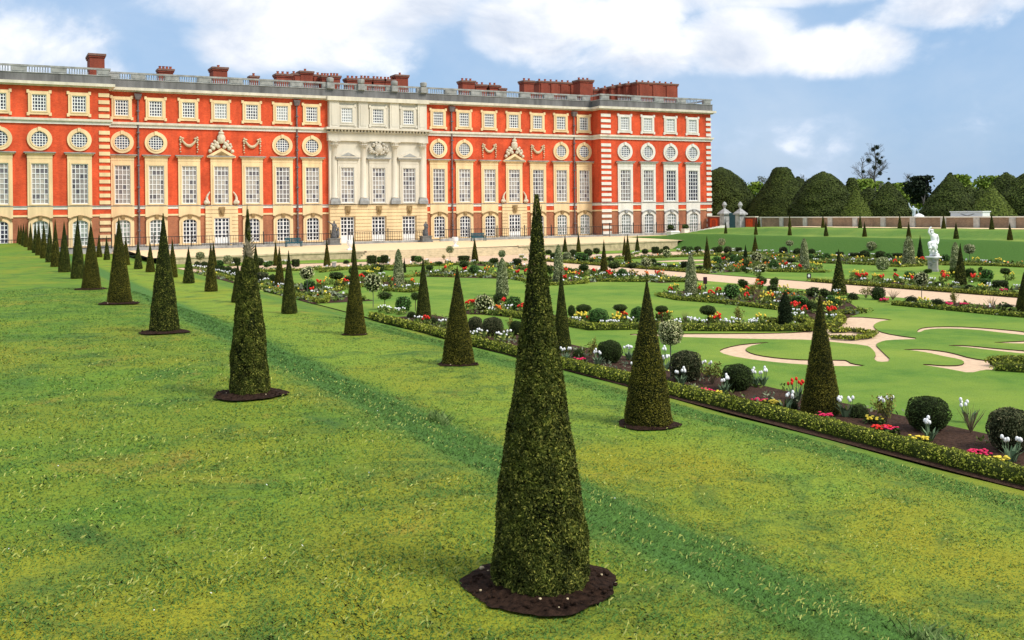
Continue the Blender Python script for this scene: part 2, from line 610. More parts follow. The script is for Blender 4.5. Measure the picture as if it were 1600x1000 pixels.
def smooth_profile(knots, step):
    xs = [knots[0][0]]
    while xs[-1] < knots[-1][0] - 1e-6:
        st = step if xs[-1] > -10 else 12
        xs.append(min(xs[-1] + st, knots[-1][0]))
    kx, kz = zip(*knots)
    fine = np.interp(xs, kx, kz)
    z = fine.copy()
    for _ in range(2):
        z[1:-1] = 0.25 * z[:-2] + 0.5 * z[1:-1] + 0.25 * z[2:]
    return xs, z


TK = [(-180, 2.0), (4.0, 2.0), (4.7, 1.90), (7.3, 0.82), (7.9, 0.69), (11.5, 0.66), (12.3, 0.55), (14.5, 0.05), (14.95, 0.0), (15.15, -0.03), (15.4, -0.12)]
xs, zs = smooth_profile(TK, 0.25)
TX, TZ = np.array(xs), np.array(zs)


def terr_z(x):
    return float(np.interp(x, TX, TZ))


ysn = list(np.arange(-30, 40, 0.5)) + list(np.arange(40, FAR_Y + 0.1, 1.5))
struct('lawn_terrace', grid_mesh('lawn_terrace', xs, zs, ysn, lawn_terrace_m, 0.035))
# end face of the terrace towards the palace walk
FK = [(75.0, -0.08), (75.3, 0.0), (78.6, 1.8), (80.0, 1.82), (83.0, 2.48), (96.45, 2.42)]
xs2, zs2 = smooth_profile(FK, 0.3)
FXs, FZs = np.array(xs2), np.array(zs2)
ysn2 = np.concatenate([np.arange(-30, 100, 2.0), np.arange(100, 118.1, 0.75)])


def far_z(x, y=0.0):
    cap = float(np.interp(y, [103.5, 109.5, 113, 118], [2.6, 1.42, 1.32, 1.22]))
    return min(float(np.interp(x, FXs, FZs)), cap)


bk = grid_mesh('lawn_bank', xs2, zs2, ysn2, lawn_far_m, 0.0)
for v in bk.vertices:
    v.co.z = far_z(v.co.x, v.co.y) + 0.10 * mnoise.noise(Vector((v.co.x * 0.35, v.co.y * 0.25, 3.1)))
struct('lawn_bank', bk)
g = MB()
g.poly([(-3000, -3000, -0.6), (3000, -3000, -0.6), (3000, 3000, -0.6), (-3000, 3000, -0.6)])
struct('ground', g.mesh('ground', lawn_far_m))
g = MB()
g.poly([(15.2, -30, -0.034), (75.6, -30, -0.034), (75.6, 104.2, -0.034), (15.2, 104.2, -0.034)])
struct('gravel_paths', g.mesh('gravel_paths', gravel_m))
g = MB()
g.poly([(96.8, -30, 2.2), (420, -30, 2.2), (420, 420, 2.2), (96.8, 420, 2.2)])
struct('east_lawn', g.mesh('east_lawn', lawn_far_m))


def walk_z(x, y):
    return 0.66 + (y - 103.8) * 0.012 + max(0, (x - 20)) * 0.006


g = MB()
xw = np.linspace(13.9, 97, 12)
for a, b in zip(xw[:-1], xw[1:]):
    g.poly([(a, 103.8, walk_z(a, 103.8)), (b, 103.8, walk_z(b, 103.8)), (b, 125.2, walk_z(b, 125.2)), (a, 125.2, walk_z(a, 125.2))])
struct('palace_walk', g.mesh('palace_walk', walk_m))
g = MB()
g.poly([(-40, 120.8, 0.64), (14, 120.8, 0.64), (14, 126, 0.64), (-40, 126, 0.64)])
struct('side_walk', g.mesh('side_walk', walk_m))
# gravel strip along the far wall on top of the bank
g = MB()
for a, b in zip(np.arange(-30, 100, 6), np.arange(-24, 106, 6)):
    b = min(b, 102.5)
    g.poly([(90.5, a, 2.485), (95.9, a, 2.46), (95.9, b, 2.46), (90.5, b, 2.485)])
struct('wall_path', g.mesh('wall_path', walk_m))


# turf panels with cut gravel scrolls
def turf(name, outer, holes, z=0.0, depth=0.045):
    loops = [outer] + holes
    pts = [p for l in loops for p in l]
    tris = geometry.tessellate_polygon([[Vector((p[0], p[1], 0)) for p in l] for l in loops])
    mb = MB()
    mb.v = [(p[0], p[1], z) for p in pts]
    for t in tris:
        mb.f.append(tuple(t))
        mb.m.append(0)
    for l in loops:
        n = len(l)
        for i in range(n):
            p, q = l[i], l[(i + 1) % n]
            mb.poly([(p[0], p[1], z), (q[0], q[1], z), (q[0], q[1], z - depth), (p[0], p[1], z - depth)], 1)
    me = bpy.data.meshes.new(name)
    me.from_pydata(mb.v, [], mb.f)
    me.materials.append(lawn_garden_m)
    me.materials.append(soil_m)
    me.polygons.foreach_set('material_index', mb.m)
    me.update()
    return struct(name, me)


def smooth_loop(pts, it=2):
    p = [np.array(q, float) for q in pts]
    for _ in range(it):
        n = len(p)
        q = []
        for i in range(n):
            a, b = p[i], p[(i + 1) % n]
            q += [a * 0.75 + b * 0.25, a * 0.25 + b * 0.75]
        p = q
    return p


def scroll(zpts):
    L = smooth_loop([(1100 + x / 3.2, 470 + y / 3.2) for x, y in zpts], 1)
    return [ground(p[0], p[1])[:2] for p in L]


HOLES = [
    [(70, 250), (110, 232), (200, 214), (352, 204), (250, 219), (205, 238), (218, 254), (270, 271), (380, 286), (520, 295), (700, 294), (720, 300), (735, 312), (830, 326), (650, 326), (520, 319), (400, 311), (230, 292), (110, 270)],
    [(-370, 163), (0, 163), (400, 160), (550, 150), (625, 138), (690, 120), (695, 90), (740, 76), (960, 94), (890, 99), (852, 115), (848, 130), (872, 152), (950, 170), (1100, 190), (920, 195), (882, 204), (856, 218), (884, 246), (942, 301), (872, 306), (848, 290), (862, 266), (836, 234), (812, 222), (640, 205), (540, 194), (300, 191), (0, 184), (-370, 172)],
    [(980, 243), (1090, 239), (1200, 251), (1260, 264), (1330, 285), (1450, 302), (1452, 345), (1400, 344), (1330, 361), (1250, 345), (1150, 328), (1085, 319), (1110, 315), (1200, 323), (1285, 321), (1305, 306), (1280, 291), (1190, 275), (1120, 258), (1040, 247)],
    [(1205, 223), (1300, 229), (1400, 242), (1640, 268), (1640, 251), (1450, 236), (1350, 225), (1270, 220)],
    [(1063, 152), (1078, 137), (1130, 129), (1250, 127), (1400, 134), (1640, 156), (1640, 175), (1500, 160), (1350, 142), (1200, 137), (1110, 142), (1076, 158)],
    [(1425, 207), (1530, 203), (1640, 198), (1640, 214), (1540, 212)],
]
turf('turf_near_quarter', [(15.2, -30), (42.25, -30), (42.25, 87.5), (15.2, 87.5)], [scroll(h) for h in HOLES])
far_holes = []
for (cx, cy, rx, ry) in ((58, 78, 3.2, 1.6), (66, 78, 2.0, 1.2), (56, 72, 1.6, 1.0)):
    far_holes.append([(cx + rx * math.cos(t), cy + ry * math.sin(t)) for t in np.linspace(0, 2 * math.pi, 24, endpoint=False)])
turf('turf_far_quarter', [(47.15, -30), (74.9, -30), (74.9, 87.5), (47.15, 87.5)], far_holes)
turf('turf_verge', [(14.95, 96.5), (35.0, 96.5), (35.0, 103.5), (14.95, 103.5)], [])
turf('turf_verge', [(54.5, 96.5), (74.9, 96.5), (74.9, 103.5), (54.5, 103.5)], [])


# beds of soil
def bed(name, poly, z=0.012, kind='structure'):
    pts = [(p[0], p[1], z) for p in poly]
    me = bpy.data.meshes.new(name)
    me.from_pydata(pts, [], [tuple(range(len(pts)))])
    me.materials.append(soil_m)
    bm = bmesh.new()
    bm.from_mesh(me)
    bmesh.ops.triangulate(bm, faces=bm.faces)
    bmesh.ops.recalc_face_normals(bm, faces=bm.faces)
    for f in bm.faces:
        if f.normal.z < 0:
            f.normal_flip()
    bm.to_mesh(me)
    bm.free()
    return struct(name, me)


def gp(*pts):
    return [ground(x, y)[:2] for x, y in pts]


def rect(x0, x1, y0, y1):
    return [(x0, y0), (x1, y0), (x1, y1), (x0, y1)]


BEDS = {
    'front bed': rect(15.0, 18.1, -5, 43.4),
    'left bed': rect(15.05, 18.4, 52.3, 87.3),
    'middle bed': gp((700, 490), (782, 476), (890, 497), (1000, 501), (1200, 504), (1266, 506), (1264, 517), (1200, 517), (1003, 514), (922, 515), (890, 509), (816, 498), (760, 492)),
    'long bed': gp((648, 432), (648, 425), (760, 424), (830, 432), (915, 437), (940, 431), (1078, 438), (1078, 441), (940, 440), (915, 442), (880, 446), (835, 444), (800, 436)),
    'island bed': gp((1030, 462), (1060, 455), (1140, 458), (1180, 452), (1240, 458), (1318, 467), (1350, 488), (1312, 500), (1270, 503), (1262, 491), (1170, 479), (1100, 472), (1035, 465)),
    'corner bed': gp((500, 466), (508, 454), (530, 445), (600, 432), (660, 448), (640, 457), (605, 455), (575, 447), (540, 452)),
    'path bed': rect(38.6, 42.1, 10, 35.5),
    'upper path bed': rect(38.6, 42.1, 54.5, 87.2),
    'far path bed': rect(47.3, 51.2, 16, 50),
    'upper far path bed': rect(47.3, 51.2, 61, 87.2),
    'east island bed': gp((1112, 423), (1118, 404), (1200, 400), (1242, 414), (1290, 425), (1200, 424)),
    'east long bed': gp((1216, 409), (1216, 402), (1400, 407), (1560, 411), (1582, 415), (1470, 414), (1405, 417), (1369, 414.5)),
    'bank foot bed': rect(71.0, 74.8, 8, 87.3),
    'palace side bed': rect(20, 38, 84.2, 87.3),
    'far palace side bed': rect(51.5, 70.5, 84.2, 87.3),
}
for k, p in BEDS.items():
    bed('flower_bed', p, 0.012 if 'path' not in k else 0.016)


# ------------------------------------------------------------------ yew obelisks
OB_PROF = [(0.0, 0.97), (0.03, 1.0), (0.25, 0.80), (0.5, 0.55), (0.75, 0.29), (0.9, 0.13), (1.0, 0.02)]
NEAR_PROF = [(0.0, 0.96), (0.04, 1.0), (0.13, 0.94), (0.248, 0.84), (0.365, 0.715), (0.473, 0.575), (0.58, 0.455), (0.69, 0.315), (0.744, 0.25), (0.80, 0.20), (0.855, 0.15), (0.91, 0.115), (0.966, 0.07), (1.0, 0.03)]
SPIKE_PROF = [(0.0, 0.93), (0.03, 1.0), (0.25, 0.83), (0.48, 0.61), (0.62, 0.46), (0.69, 0.36), (0.73, 0.24), (0.76, 0.11), (0.81, 0.09), (0.86, 0.15), (0.92, 0.11), (1.0, 0.03)]


def prof_fn(prof):
    t, r = zip(*prof)
    return lambda x: np.interp(x, t, r)


def yew_mesh(name, H, Rb, prof, nleaf, lsize, seed, mats, rough=0.06, core_in=0.9, gaps=0.0, bare_above=None):
    rg = np.random.default_rng(seed)
    pf = prof_fn(prof)
    ph = rg.uniform(0, 6.28, 8)

    def lump(a, t):
        return (np.sin(a * 3 + t * 17 + ph[0]) * 0.4 + np.sin(a * 5 - t * 31 + ph[1]) * 0.35 + np.sin(a * 9 + t * 55 + ph[2]) * 0.3 + np.sin(a * 2 - t * 9 + ph[3]) * 0.4)

    core = MB()
    nz, na = 26, 18
    prev = None
    for i in range(nz + 1):
        t = i / nz
        for k in range(na):
            a = 2 * math.pi * k / na
            r = Rb * pf(t) * core_in * (1 + rough * 0.9 * lump(a, t)) 
            core.v.append((r * math.cos(a), r * math.sin(a), t * H))
    for i in range(nz):
        for k in range(na):
            q = (k + 1) % na
            core.f.append((i * na + k, i * na + q, (i + 1) * na + q, (i + 1) * na + k))
            core.m.append(0)
    # leaves over the surface
    tt = rg.uniform(0, 1, nleaf * 3)
    keep = rg.uniform(0, 1, nleaf * 3) < np.maximum(pf(tt), 0.12)
    tt = tt[keep][:nleaf]
    n = len(tt)
    aa = rg.uniform(0, 2 * math.pi, n)
    l = lump(aa, tt)
    if gaps:
        k = rg.uniform(0, 1, n) > gaps * np.clip(-l, 0, 1)
        tt, aa, l = tt[k], aa[k], l[k]
        n = len(tt)
    rr = Rb * pf(tt) * (1 + rough * l) + rg.uniform(-0.8, 0.25, n) * lsize * 0.5 * np.minimum(1, pf(tt) * 2)
    P = np.stack([rr * np.cos(aa), rr * np.sin(aa), tt * H], 1)
    N = np.stack([np.cos(aa), np.sin(aa), np.full(n, 0.15)], 1)
    N /= np.linalg.norm(N, axis=1, keepdims=True)
    V = leaves(P, N, lsize * (0.45 + 0.55 * np.minimum(1, pf(tt) * 1.6))[:, None], rg, tilt=0.75, aspect=0.42)
    return quads_mesh(name, V, n, mats, core=core)


PROTO_MID = [yew_mesh('yew_foliage', 1.0, 0.14, OB_PROF, 15000, 0.0115, 20 + k, [yew_in, yew_m if k < 2 else yew2_m], 0.035, 0.94) for k in range(4)]
PROTO_FAR = [yew_mesh('yew_foliage', 1.0, 0.14, OB_PROF, 3000, 0.028, 40 + k, [yew_in, yew_m if k < 1 else yew2_m], 0.03, 0.92) for k in range(3)]
PROTO_DARK = yew_mesh('yew_foliage', 1.0, 0.14, OB_PROF, 1200, 0.05, 60, [yew_in, dark_yew_m], 0.05, 0.9)


def mulch_ring(x, y, z, r, seed):
    rg = random.Random(seed)
    mb = MB()
    n = 72
    ring = []
    for k in range(n):
        a = 2 * math.pi * k / n
        q = r * (1 + 0.06 * math.sin(a * 3 + seed) + 0.03 * math.sin(a * 7 + 2 * seed) + rg.uniform(-0.025, 0.025))
        ring.append((q * math.cos(a), q * math.sin(a)))
    # slight dish: rim at grass level, crumbly soil inside
    rings = [1.0, 0.9, 0.7, 0.45, 0.0]
    hs = [0.02, 0.028, 0.045, 0.06, 0.065]
    b = 0
    for f, h in zip(rings, hs):
        for k in range(n):
            hh = terr_z(x + ring[k][0] * f) - z + h + (rg.uniform(-0.012, 0.014) if f < 1 else 0)
            mb.v.append((ring[k][0] * f, ring[k][1] * f, hh))
    for i in range(len(rings) - 1):
        for k in range(n):
            q = (k + 1) % n
            mb.f.append((i * n + k, i * n + q, (i + 1) * n + q, (i + 1) * n + k))
            mb.m.append(0)
    # clods and chips
    for _ in range(140 if r > 0.45 and y < 12 else 20):
        a, q = rg.uniform(0, 6.28), r * math.sqrt(rg.uniform(0.2, 0.98))
        s = rg.uniform(0.006, 0.022)
        px, py = q * math.cos(a), q * math.sin(a)
        mb.blob((px, py, terr_z(x + px) - z + 0.045), (s, s * rg.uniform(0.6, 1), s * 0.7), 1 if rg.random() < 0.12 else 0, 5, 4)
    struct('bare_soil', mb.mesh('bare_soil', [mulch_m, stone_m], smooth=True), (x, y, z))


TRUNK = MB()
TRUNK.tube((0, 0, -0.05), (0, 0, 0.5), 0.06, 0.05, 8)
trunk_me = TRUNK.mesh('yew_trunk', bark_m)


def obelisk(px, by, top, w, z, label, group, i, dark=False, profile_near=False, soil=0.0, fixed=None):
    x, y, d = ground(px, by, z) if fixed is None else fixed
    H = (by - top) * d / 1600
    rad = w * 0.5 * d / 1600
    seedr = random.Random(i * 13 + int(px))
    o_rot = seedr.uniform(0, 6.28)
    if d < 26:
        proto = PROTO_MID[2 + i % 2] if z < 1.5 else PROTO_MID[i % 2]
    elif d < 50:
        proto = PROTO_MID[(i * 7) % 4]
    else:
        proto = PROTO_FAR[(i * 5) % 3]
    if dark:
        proto = PROTO_DARK
    if d < 50:
        t = thing('yew_obelisk', label, 'clipped yew', (x, y, z), group)
        link('foliage', proto, t, (0, 0, 0), o_rot, (rad / 0.14, rad / 0.14, H))
        link('trunk', trunk_me, t)
    else:
        t = tag(link('yew_obelisk', proto, None, (x, y, z), o_rot, (rad / 0.14, rad / 0.14, H)), label, 'clipped yew', group)
    if soil:
        mulch_ring(x, y, z, rad * soil, i + 3)
    return t


# nearest tree
x, y, d = ground(845, 916, 2.0)
H = (916 - 303) * d / 1600
rad = 74 * d / 1600
z0 = terr_z(x)
t = thing('yew_obelisk', 'tallest looking yew obelisk, nearest of all, dense foliage on a wide ring of dark soil', 'clipped yew', (x, y, z0), 'yew obelisks on the upper lawn terrace')
link('foliage', yew_mesh('yew_foliage', H, rad, NEAR_PROF, 80000, 0.0275, 3, [yew_in, yew_m], 0.055, 0.93, gaps=0.75), t)
link('trunk', trunk_me, t)
rg0 = random.Random(5)
for k in range(10):
    a = rg0.uniform(0, 6.28)
    zz = rg0.uniform(0.80, 1.0) * H
    r0 = rad * float(prof_fn(NEAR_PROF)(zz / H)) * 0.7
    tw = MB()
    tw.tube((0, 0, -0.03), (r0 * 0.9 * math.cos(a), r0 * 0.9 * math.sin(a), rg0.uniform(0.0, 0.07)), 0.006, 0.002, 5)
    link('dead_twig', tw.mesh('dead_twig', twig_m), t, (r0 * math.cos(a), r0 * math.sin(a), zz))
mulch_ring(x, y, z0, 0.545, 1)

# second tree with the broken bare spike
x, y, d = ground(390, 617, 2.0)
H = (617 - 322) * d / 1600
rad = 31 * d / 1600
t = thing('yew_obelisk', 'yew obelisk with a broken, half bare spike of pale dead wood at its top', 'clipped yew', (x, y, 2.0), 'yew obelisks on the upper lawn terrace')
link('foliage', yew_mesh('yew_foliage', H * 0.985, rad, SPIKE_PROF, 42000, 0.030, 8, [yew_in, yew_m], 0.07, 0.9, gaps=0.9), t)
link('trunk', trunk_me, t)
sp = MB()
prev = Vector((0, 0, H * 0.66))
for k in range(8):
    nx_ = Vector((0.012 * math.sin(k * 1.7), 0.012 * math.cos(k * 2.3), H * (0.66 + 0.35 * (k + 1) / 8)))
    sp.tube(prev, nx_, 0.066 * (1 - k / 8.6), 0.066 * (1 - (k + 1) / 8.6), 7)
    prev = nx_
for k in range(7):
    a = 2.2 + k * 0.25
    zz = H * (0.70 + 0.015 * k)
    sp.tube((0.07 * math.cos(a), 0.07 * math.sin(a), zz), (0.10 * math.cos(a + 3.3), 0.10 * math.sin(a + 3.3), zz + 0.16), 0.022, 0.008, 6)
link('bare_spike', sp.mesh('bare_spike', palebark_m), t)
mulch_ring(x, y, 2.0, 0.53, 2)

G1 = 'yew obelisks on the upper lawn terrace'
ROW1 = [(257, 519, 333, 46), (187, 474, 340, 37), (143, 452, 347, 29), (122, 435, 338, 22), (101, 425, 345, 19), (87, 417, 342, 15), (78, 410, 345, 13), (69, 404, 345, 12),
        (61, 399, 346, 11), (55.5, 395, 346, 10), (48, 391, 348, 9.5), (41, 386, 349, 8), (37, 384, 349, 8), (33, 382, 350, 8), (29.5, 380, 351, 7)]
for i, (px, by, tp, w) in enumerate(ROW1):
    obelisk(px, by, tp, w, 2.0, f'dark yew obelisk on the upper lawn terrace, {nth(i + 3)} of its row from the nearest', G1, i, soil=1.65 if i < 3 else 0)
G2 = 'yew obelisks on the lower lawn terrace'
ROW2 = [(1013, 662, 437, 75), (716, 568, 416, 50), (555, 522, 385, 34), (452, 489, 391, 25), (372, 472, 410, 21), (330, 455, 380, 20), (295, 442, 385, 18), (270, 433, 373, 15), (235, 425, 377, 14),
        (216, 420, 375, 13), (197, 414, 368, 12), (181, 410, 366, 11), (167, 406, 368, 10), (155, 402, 365, 9.5), (135, 395, 362, 8)]
for i, (px, by, tp, w) in enumerate(ROW2):
    obelisk(px, by, tp, w, 0.68, f'olive yew obelisk on the lower lawn ledge beside the front hedge, {nth(i + 1)} from the nearest', G2, i, soil=(1.3, 1.27, 1.2)[i] if i < 3 else 0)
G3 = 'yew obelisks standing in the flower beds'
ROW3 = [(1283, 645, 458, 60), (878, 551, 422, 30), (662, 500, 400, 25), (437, 449, 384, 16), (400, 437, 380, 15), (334, 425, 376, 12), (1600, 488, 425, 26)]
PL3 = ['wide yew obelisk in the front bed by white tulips and pink primulas', 'slim yew obelisk in the front bed behind the nearest obelisk', 'yew obelisk in the front bed between two low green domes',
       'yew obelisk in the left bed behind white tulips', 'yew obelisk in the left bed hidden behind the broken topped obelisk', 'yew obelisk at the palace end of the left bed',
       'yew obelisk cut by the right edge beside the gravel path']
for i, (px, by, tp, w) in enumerate(ROW3):
    obelisk(px, by, tp, w, 0.0, PL3[i], G3, i + 2)
OTHER = [(1311, 461, 389, 24, 'large yew obelisk at the near edge of the gravel path, white tulips at its foot'), (944, 427, 374, 13, 'yew obelisk by the gravel path left of two umbrella shaped standards'),
         (742, 411, 370, 12, 'blackish yew obelisk near the right end of the palace steps'), (553, 410, 367, 9, 'narrow yew obelisk near the left end of the palace steps'),
         (511, 415, 373, 11, 'yew obelisk on the gravel corner left of the palace steps'), (431, 415, 374, 9, 'thin yew obelisk below the teal bench, behind another obelisk'),
         (1501, 448, 380, 20, 'yew obelisk on the far side of the gravel path right of the white statue'), (1105, 422, 368, 14, 'tall yew obelisk on the far side of the gravel path above the small dark sign'),
         (981, 411, 365, 12, 'yew obelisk on the far side of the path facing the right pavilion corner'), (883, 394, 366, 8, 'small yew obelisk under the retaining wall, left of its pair'),
         (904, 394, 362, 8, 'small yew obelisk under the retaining wall, right of its pair'), (976, 399, 368, 8, 'small yew obelisk half hidden behind a larger one near the bank'),
         (996, 393, 366, 8, 'small yew obelisk at the foot of the bank by the palace'), (1180, 394, 366, 10, 'yew obelisk at the foot of the far bank below the gate'),
         (1294, 395, 363, 12, 'yew obelisk at the foot of the far bank, left of the tall variegated pyramid')]
for i, (px, by, tp, w, lb) in enumerate(OTHER):
    obelisk(px, by, tp, w, 0.0, lb, G3, i)
obelisk(1438, 407, 368, 11, 0.0, 'very dark green yew cone just left of the white statue', G3, 3, dark=True)
obelisk(1165, 405, 382, 8, 0.0, 'very dark little yew cone among the beds below the gate', G3, 4, dark=True)
obelisk(632, 426, 402, 6, 0.0, 'blackish little yew cone behind the variegated pyramid near the palace steps', G3, 5, dark=True)
G4 = 'small yew obelisks on the ledge of the far bank'
for i, (px, by) in enumerate([(1134, 368), (1181, 368), (1234, 369.5), (1290.6, 369.8), (1351, 370.8), (1420, 372), (1494, 373.2), (1578, 375)]):
    X, Y, Z, tt = at_x(px, by, 79.3)
    obelisk(px, by, by - (20 + i * 1.1), 5.5 + i * 0.5, far_z(79.3), f'small yew obelisk on the ledge of the far bank, {nth(i + 1)} from the gate', G4, i, fixed=(X, Y, tt))
G5 = 'small yew obelisks in front of the brick garden wall'
for i, (px, by) in enumerate([(1186, 355.6), (1234, 355.2), (1286, 355.4), (1344, 356), (1406, 356.6), (1474.5, 357.4), (1549.6, 358.4)]):
    X, Y, Z, tt = at_x(px, by, 89.0)
    obelisk(px, by, by - (20 + i), 5.2 + i * 0.45, far_z(89.0), f'small yew obelisk in front of the brick wall above the bank, {nth(i + 1)} from the gate', G5, i, fixed=(X, Y, tt))


# ------------------------------------------------------------------ hedges
def resample(path, step):
    out = []
    for (x0, y0), (x1, y1) in zip(path[:-1], path[1:]):
        L = math.hypot(x1 - x0, y1 - y0)
        n = max(1, int(L / step))
        for k in range(n):
            out.append((x0 + (x1 - x0) * k / n, y0 + (y1 - y0) * k / n))
    out.append(path[-1])
    return out


def hedge(path, label, w=0.31, h=0.24, z=0.0, seed=1, den=1.0, group='low box hedges edging the beds'):
    rg = np.random.default_rng(seed)
    d0 = np.mean([math.hypot(p[0], p[1]) for p in path])
    step = 0.16 if d0 < 35 else 0.4
    if d0 > 44:
        w, h = w * 0.75, h * 0.72
    pts = np.array(resample(path, step))
    n = len(pts)
    org = pts[n // 2].copy()
    tg = np.gradient(pts, axis=0)
    tg /= np.linalg.norm(tg, axis=1, keepdims=True) + 1e-9
    nr = np.stack([-tg[:, 1], tg[:, 0]], 1)
    core = MB()
    sec = [(-0.5, 0.0), (-0.52, 0.6), (-0.33, 0.95), (0.33, 0.95), (0.52, 0.6), (0.5, 0.0)]
    for i in range(n):
        wob = 1 + 0.2 * math.sin(i * 2.3 + seed) + rg.uniform(-0.12, 0.12)
        for a, b in sec:
            core.v.append((pts[i, 0] - org[0] + nr[i, 0] * a * w * wob * 0.9, pts[i, 1] - org[1] + nr[i, 1] * a * w * wob * 0.9, b * h * (0.9 + 0.1 * wob)))
    ns = len(sec)
    for i in range(n - 1):
        for k in range(ns - 1):
            core.f.append((i * ns + k, i * ns + k + 1, (i + 1) * ns + k + 1, (i + 1) * ns + k))
            core.m.append(0)
    core.f.append(tuple(range(ns)))
    core.f.append(tuple((n - 1) * ns + k for k in reversed(range(ns))))
    core.m += [0, 0]
    L = sum(np.linalg.norm(pts[1:] - pts[:-1], axis=1))
    # leaf size follows how close the hedge grows
    dist = np.hypot(pts[:, 0], pts[:, 1])
    ls = np.clip(dist * 0.0019, 0.04, 0.09)
    cnt = (den * step * 1.15 * 2.0 / (ls ** 2) * 0.75).astype(int)
    idx = np.repeat(np.arange(n), np.maximum(cnt, 1))
    m = len(idx)
    u = rg.uniform(-1, 1, m)
    ang = u * math.pi * 0.62
    lum = 1 + 0.22 * np.sin(idx * 2.3 + seed) + 0.1 * np.sin(idx * 0.61 + 2)
    off = np.sin(ang) * w * 0.56 * lum
    zz = np.clip((np.cos(ang) * 0.62 + 0.42), 0.02, 1.1) * h * (0.92 + 0.1 * lum)
    j = rg.uniform(-step, step, m)
    P = np.stack([pts[idx, 0] - org[0] + nr[idx, 0] * off + tg[idx, 0] * j, pts[idx, 1] - org[1] + nr[idx, 1] * off + tg[idx, 1] * j, zz], 1)
    N = np.stack([nr[idx, 0] * np.sin(ang), nr[idx, 1] * np.sin(ang), np.cos(ang) * 0.8 + 0.25], 1)
    N /= np.linalg.norm(N, axis=1, keepdims=True)
    P += N * rg.uniform(-0.5, 0.7, (m, 1)) * ls[idx][:, None] * 0.5
    V = leaves(P, N, ls[idx][:, None], rg, 0.8, 0.6)
    me = quads_mesh('box_hedge', V, m, [box_in, box_m], core=core)
    return tag(link('box_hedge', me, None, (org[0], org[1], z)), label, 'hedge', group)


def wp(*pts):
    return [ground(x, y)[:2] for x, y in pts]


hedge([(15.35, -4), (15.35, 10), (15.45, 17), (15.25, 26), (15.2, 34), (15.15, 43.4)], 'long low box hedge edging the front bed along the lower lawn', 0.36, 0.27, seed=1)
hedge([(15.5, 52.4), (15.6, 60), (15.7, 72), (15.9, 87.2)], 'low box hedge edging the left bed towards the palace', 0.36, 0.27, seed=2)
hedge(wp((508, 473), (513, 466), (505, 458), (540, 452), (575, 447), (600, 441)), 'box hedge curling round the end of the left bed', seed=3)
hedge(wp((590, 449), (610, 455), (640, 457), (660, 453)), 'short curved box hedge below the left variegated pyramid', seed=4)
hedge(wp((600, 437), (650, 432), (760, 432.5), (800, 436), (828, 441)), 'box hedge at the far edge of the middle lawn, below red tulips', seed=5)
hedge(wp((830, 445), (870, 446), (915, 443), (917, 440), (1000, 440.5), (1077, 441)), 'box hedge at the far edge of the middle lawn running to the gravel path', seed=6)
hedge(wp((760, 490), (782, 492), (816, 498), (850, 503), (890, 509), (922, 515.5), (1003, 514.5), (1070, 516.5), (1200, 517.5), (1262, 517)), 'box hedge in front of the middle bed above the gravel scrolls', 0.34, 0.25, seed=7)
hedge(wp((1202, 507), (1255, 505), (1267, 510), (1262, 517)), 'box hedge curling round the dark shaggy conifer', 0.32, 0.25, seed=8)
hedge(wp((1030, 463), (1060, 469), (1100, 472), (1135, 474.5), (1170, 479), (1215, 484)), 'box hedge in front of the island bed below the silvery pyramid', seed=9)
hedge(wp((1352, 489), (1320, 491), (1303, 494)), 'short box hedge tapering to a point above the gravel scrolls', 0.34, 0.25, seed=10)
hedge(wp((1304, 496), (1315, 502), (1310, 509), (1292, 513)), 'yellowish box hedge curving round the red tulips', 0.32, 0.25, seed=11)
hedge(wp((1298, 529), (1330, 530.5), (1355, 528), (1366, 523)), 'front row of the small gravel bed of box seedlings', 0.22, 0.13, seed=12)
hedge(wp((1298, 519), (1330, 518), (1355, 521)), 'rear row of the small gravel bed of box seedlings', 0.22, 0.13, seed=13)
hedge([(38.7, 10), (38.7, 35.5)], 'box hedge on the lawn side of the bed along the gravel path', 0.34, 0.24, seed=14)
hedge([(47.3, 16), (47.3, 50)], 'box hedge on the far side of the gravel path below the statue', 0.36, 0.25, seed=15)
hedge([(47.3, 61), (47.3, 87)], 'box hedge on the far side of the gravel path, its palace half', 0.36, 0.25, seed=16)
hedge(wp((1200, 424.6), (1245, 425.6), (1290, 426)), 'box hedge in front of the flower strip above the small lawn sign', seed=17)
hedge(wp((1216, 409), (1300, 411.5), (1369, 414.7), (1405, 417.5), (1440, 416)), 'box hedge of the far lawn left of the statue', seed=18)
hedge(wp((1472, 414.5), (1520, 415), (1582, 415.6)), 'box hedge of the far lawn right of the statue', seed=19)
hedge([(71.0, 8), (71.0, 87)], 'box hedge along the bed at the foot of the far bank', 0.34, 0.25, seed=20)
hedge([(20, 84.2), (38, 84.2)], 'box hedge across the palace end of the near quarter', 0.34, 0.25, seed=21)
hedge([(51.5, 84.2), (70.5, 84.2)], 'box hedge across the palace end of the far quarter', 0.34, 0.25, seed=22)
hedge(wp((500, 426), (545, 421), (620, 423)), 'thin box line on the lawn below the palace steps', seed=23)
hedge(wp((1552, 571), (1580, 569), (1640, 571)), 'yellow green box hedge cut by the right edge on the gravel scroll', 0.4, 0.24, seed=24)
hedge(wp((1556, 578), (1600, 581), (1650, 582)), 'lower yellow green box row on the gravel scroll at the right edge', 0.4, 0.22, seed=25)


# ------------------------------------------------------------------ shrubs
def sphere_pts(n, rg):
    v = rg.normal(size=(n, 3))
    return v / np.linalg.norm(v, axis=1, keepdims=True)


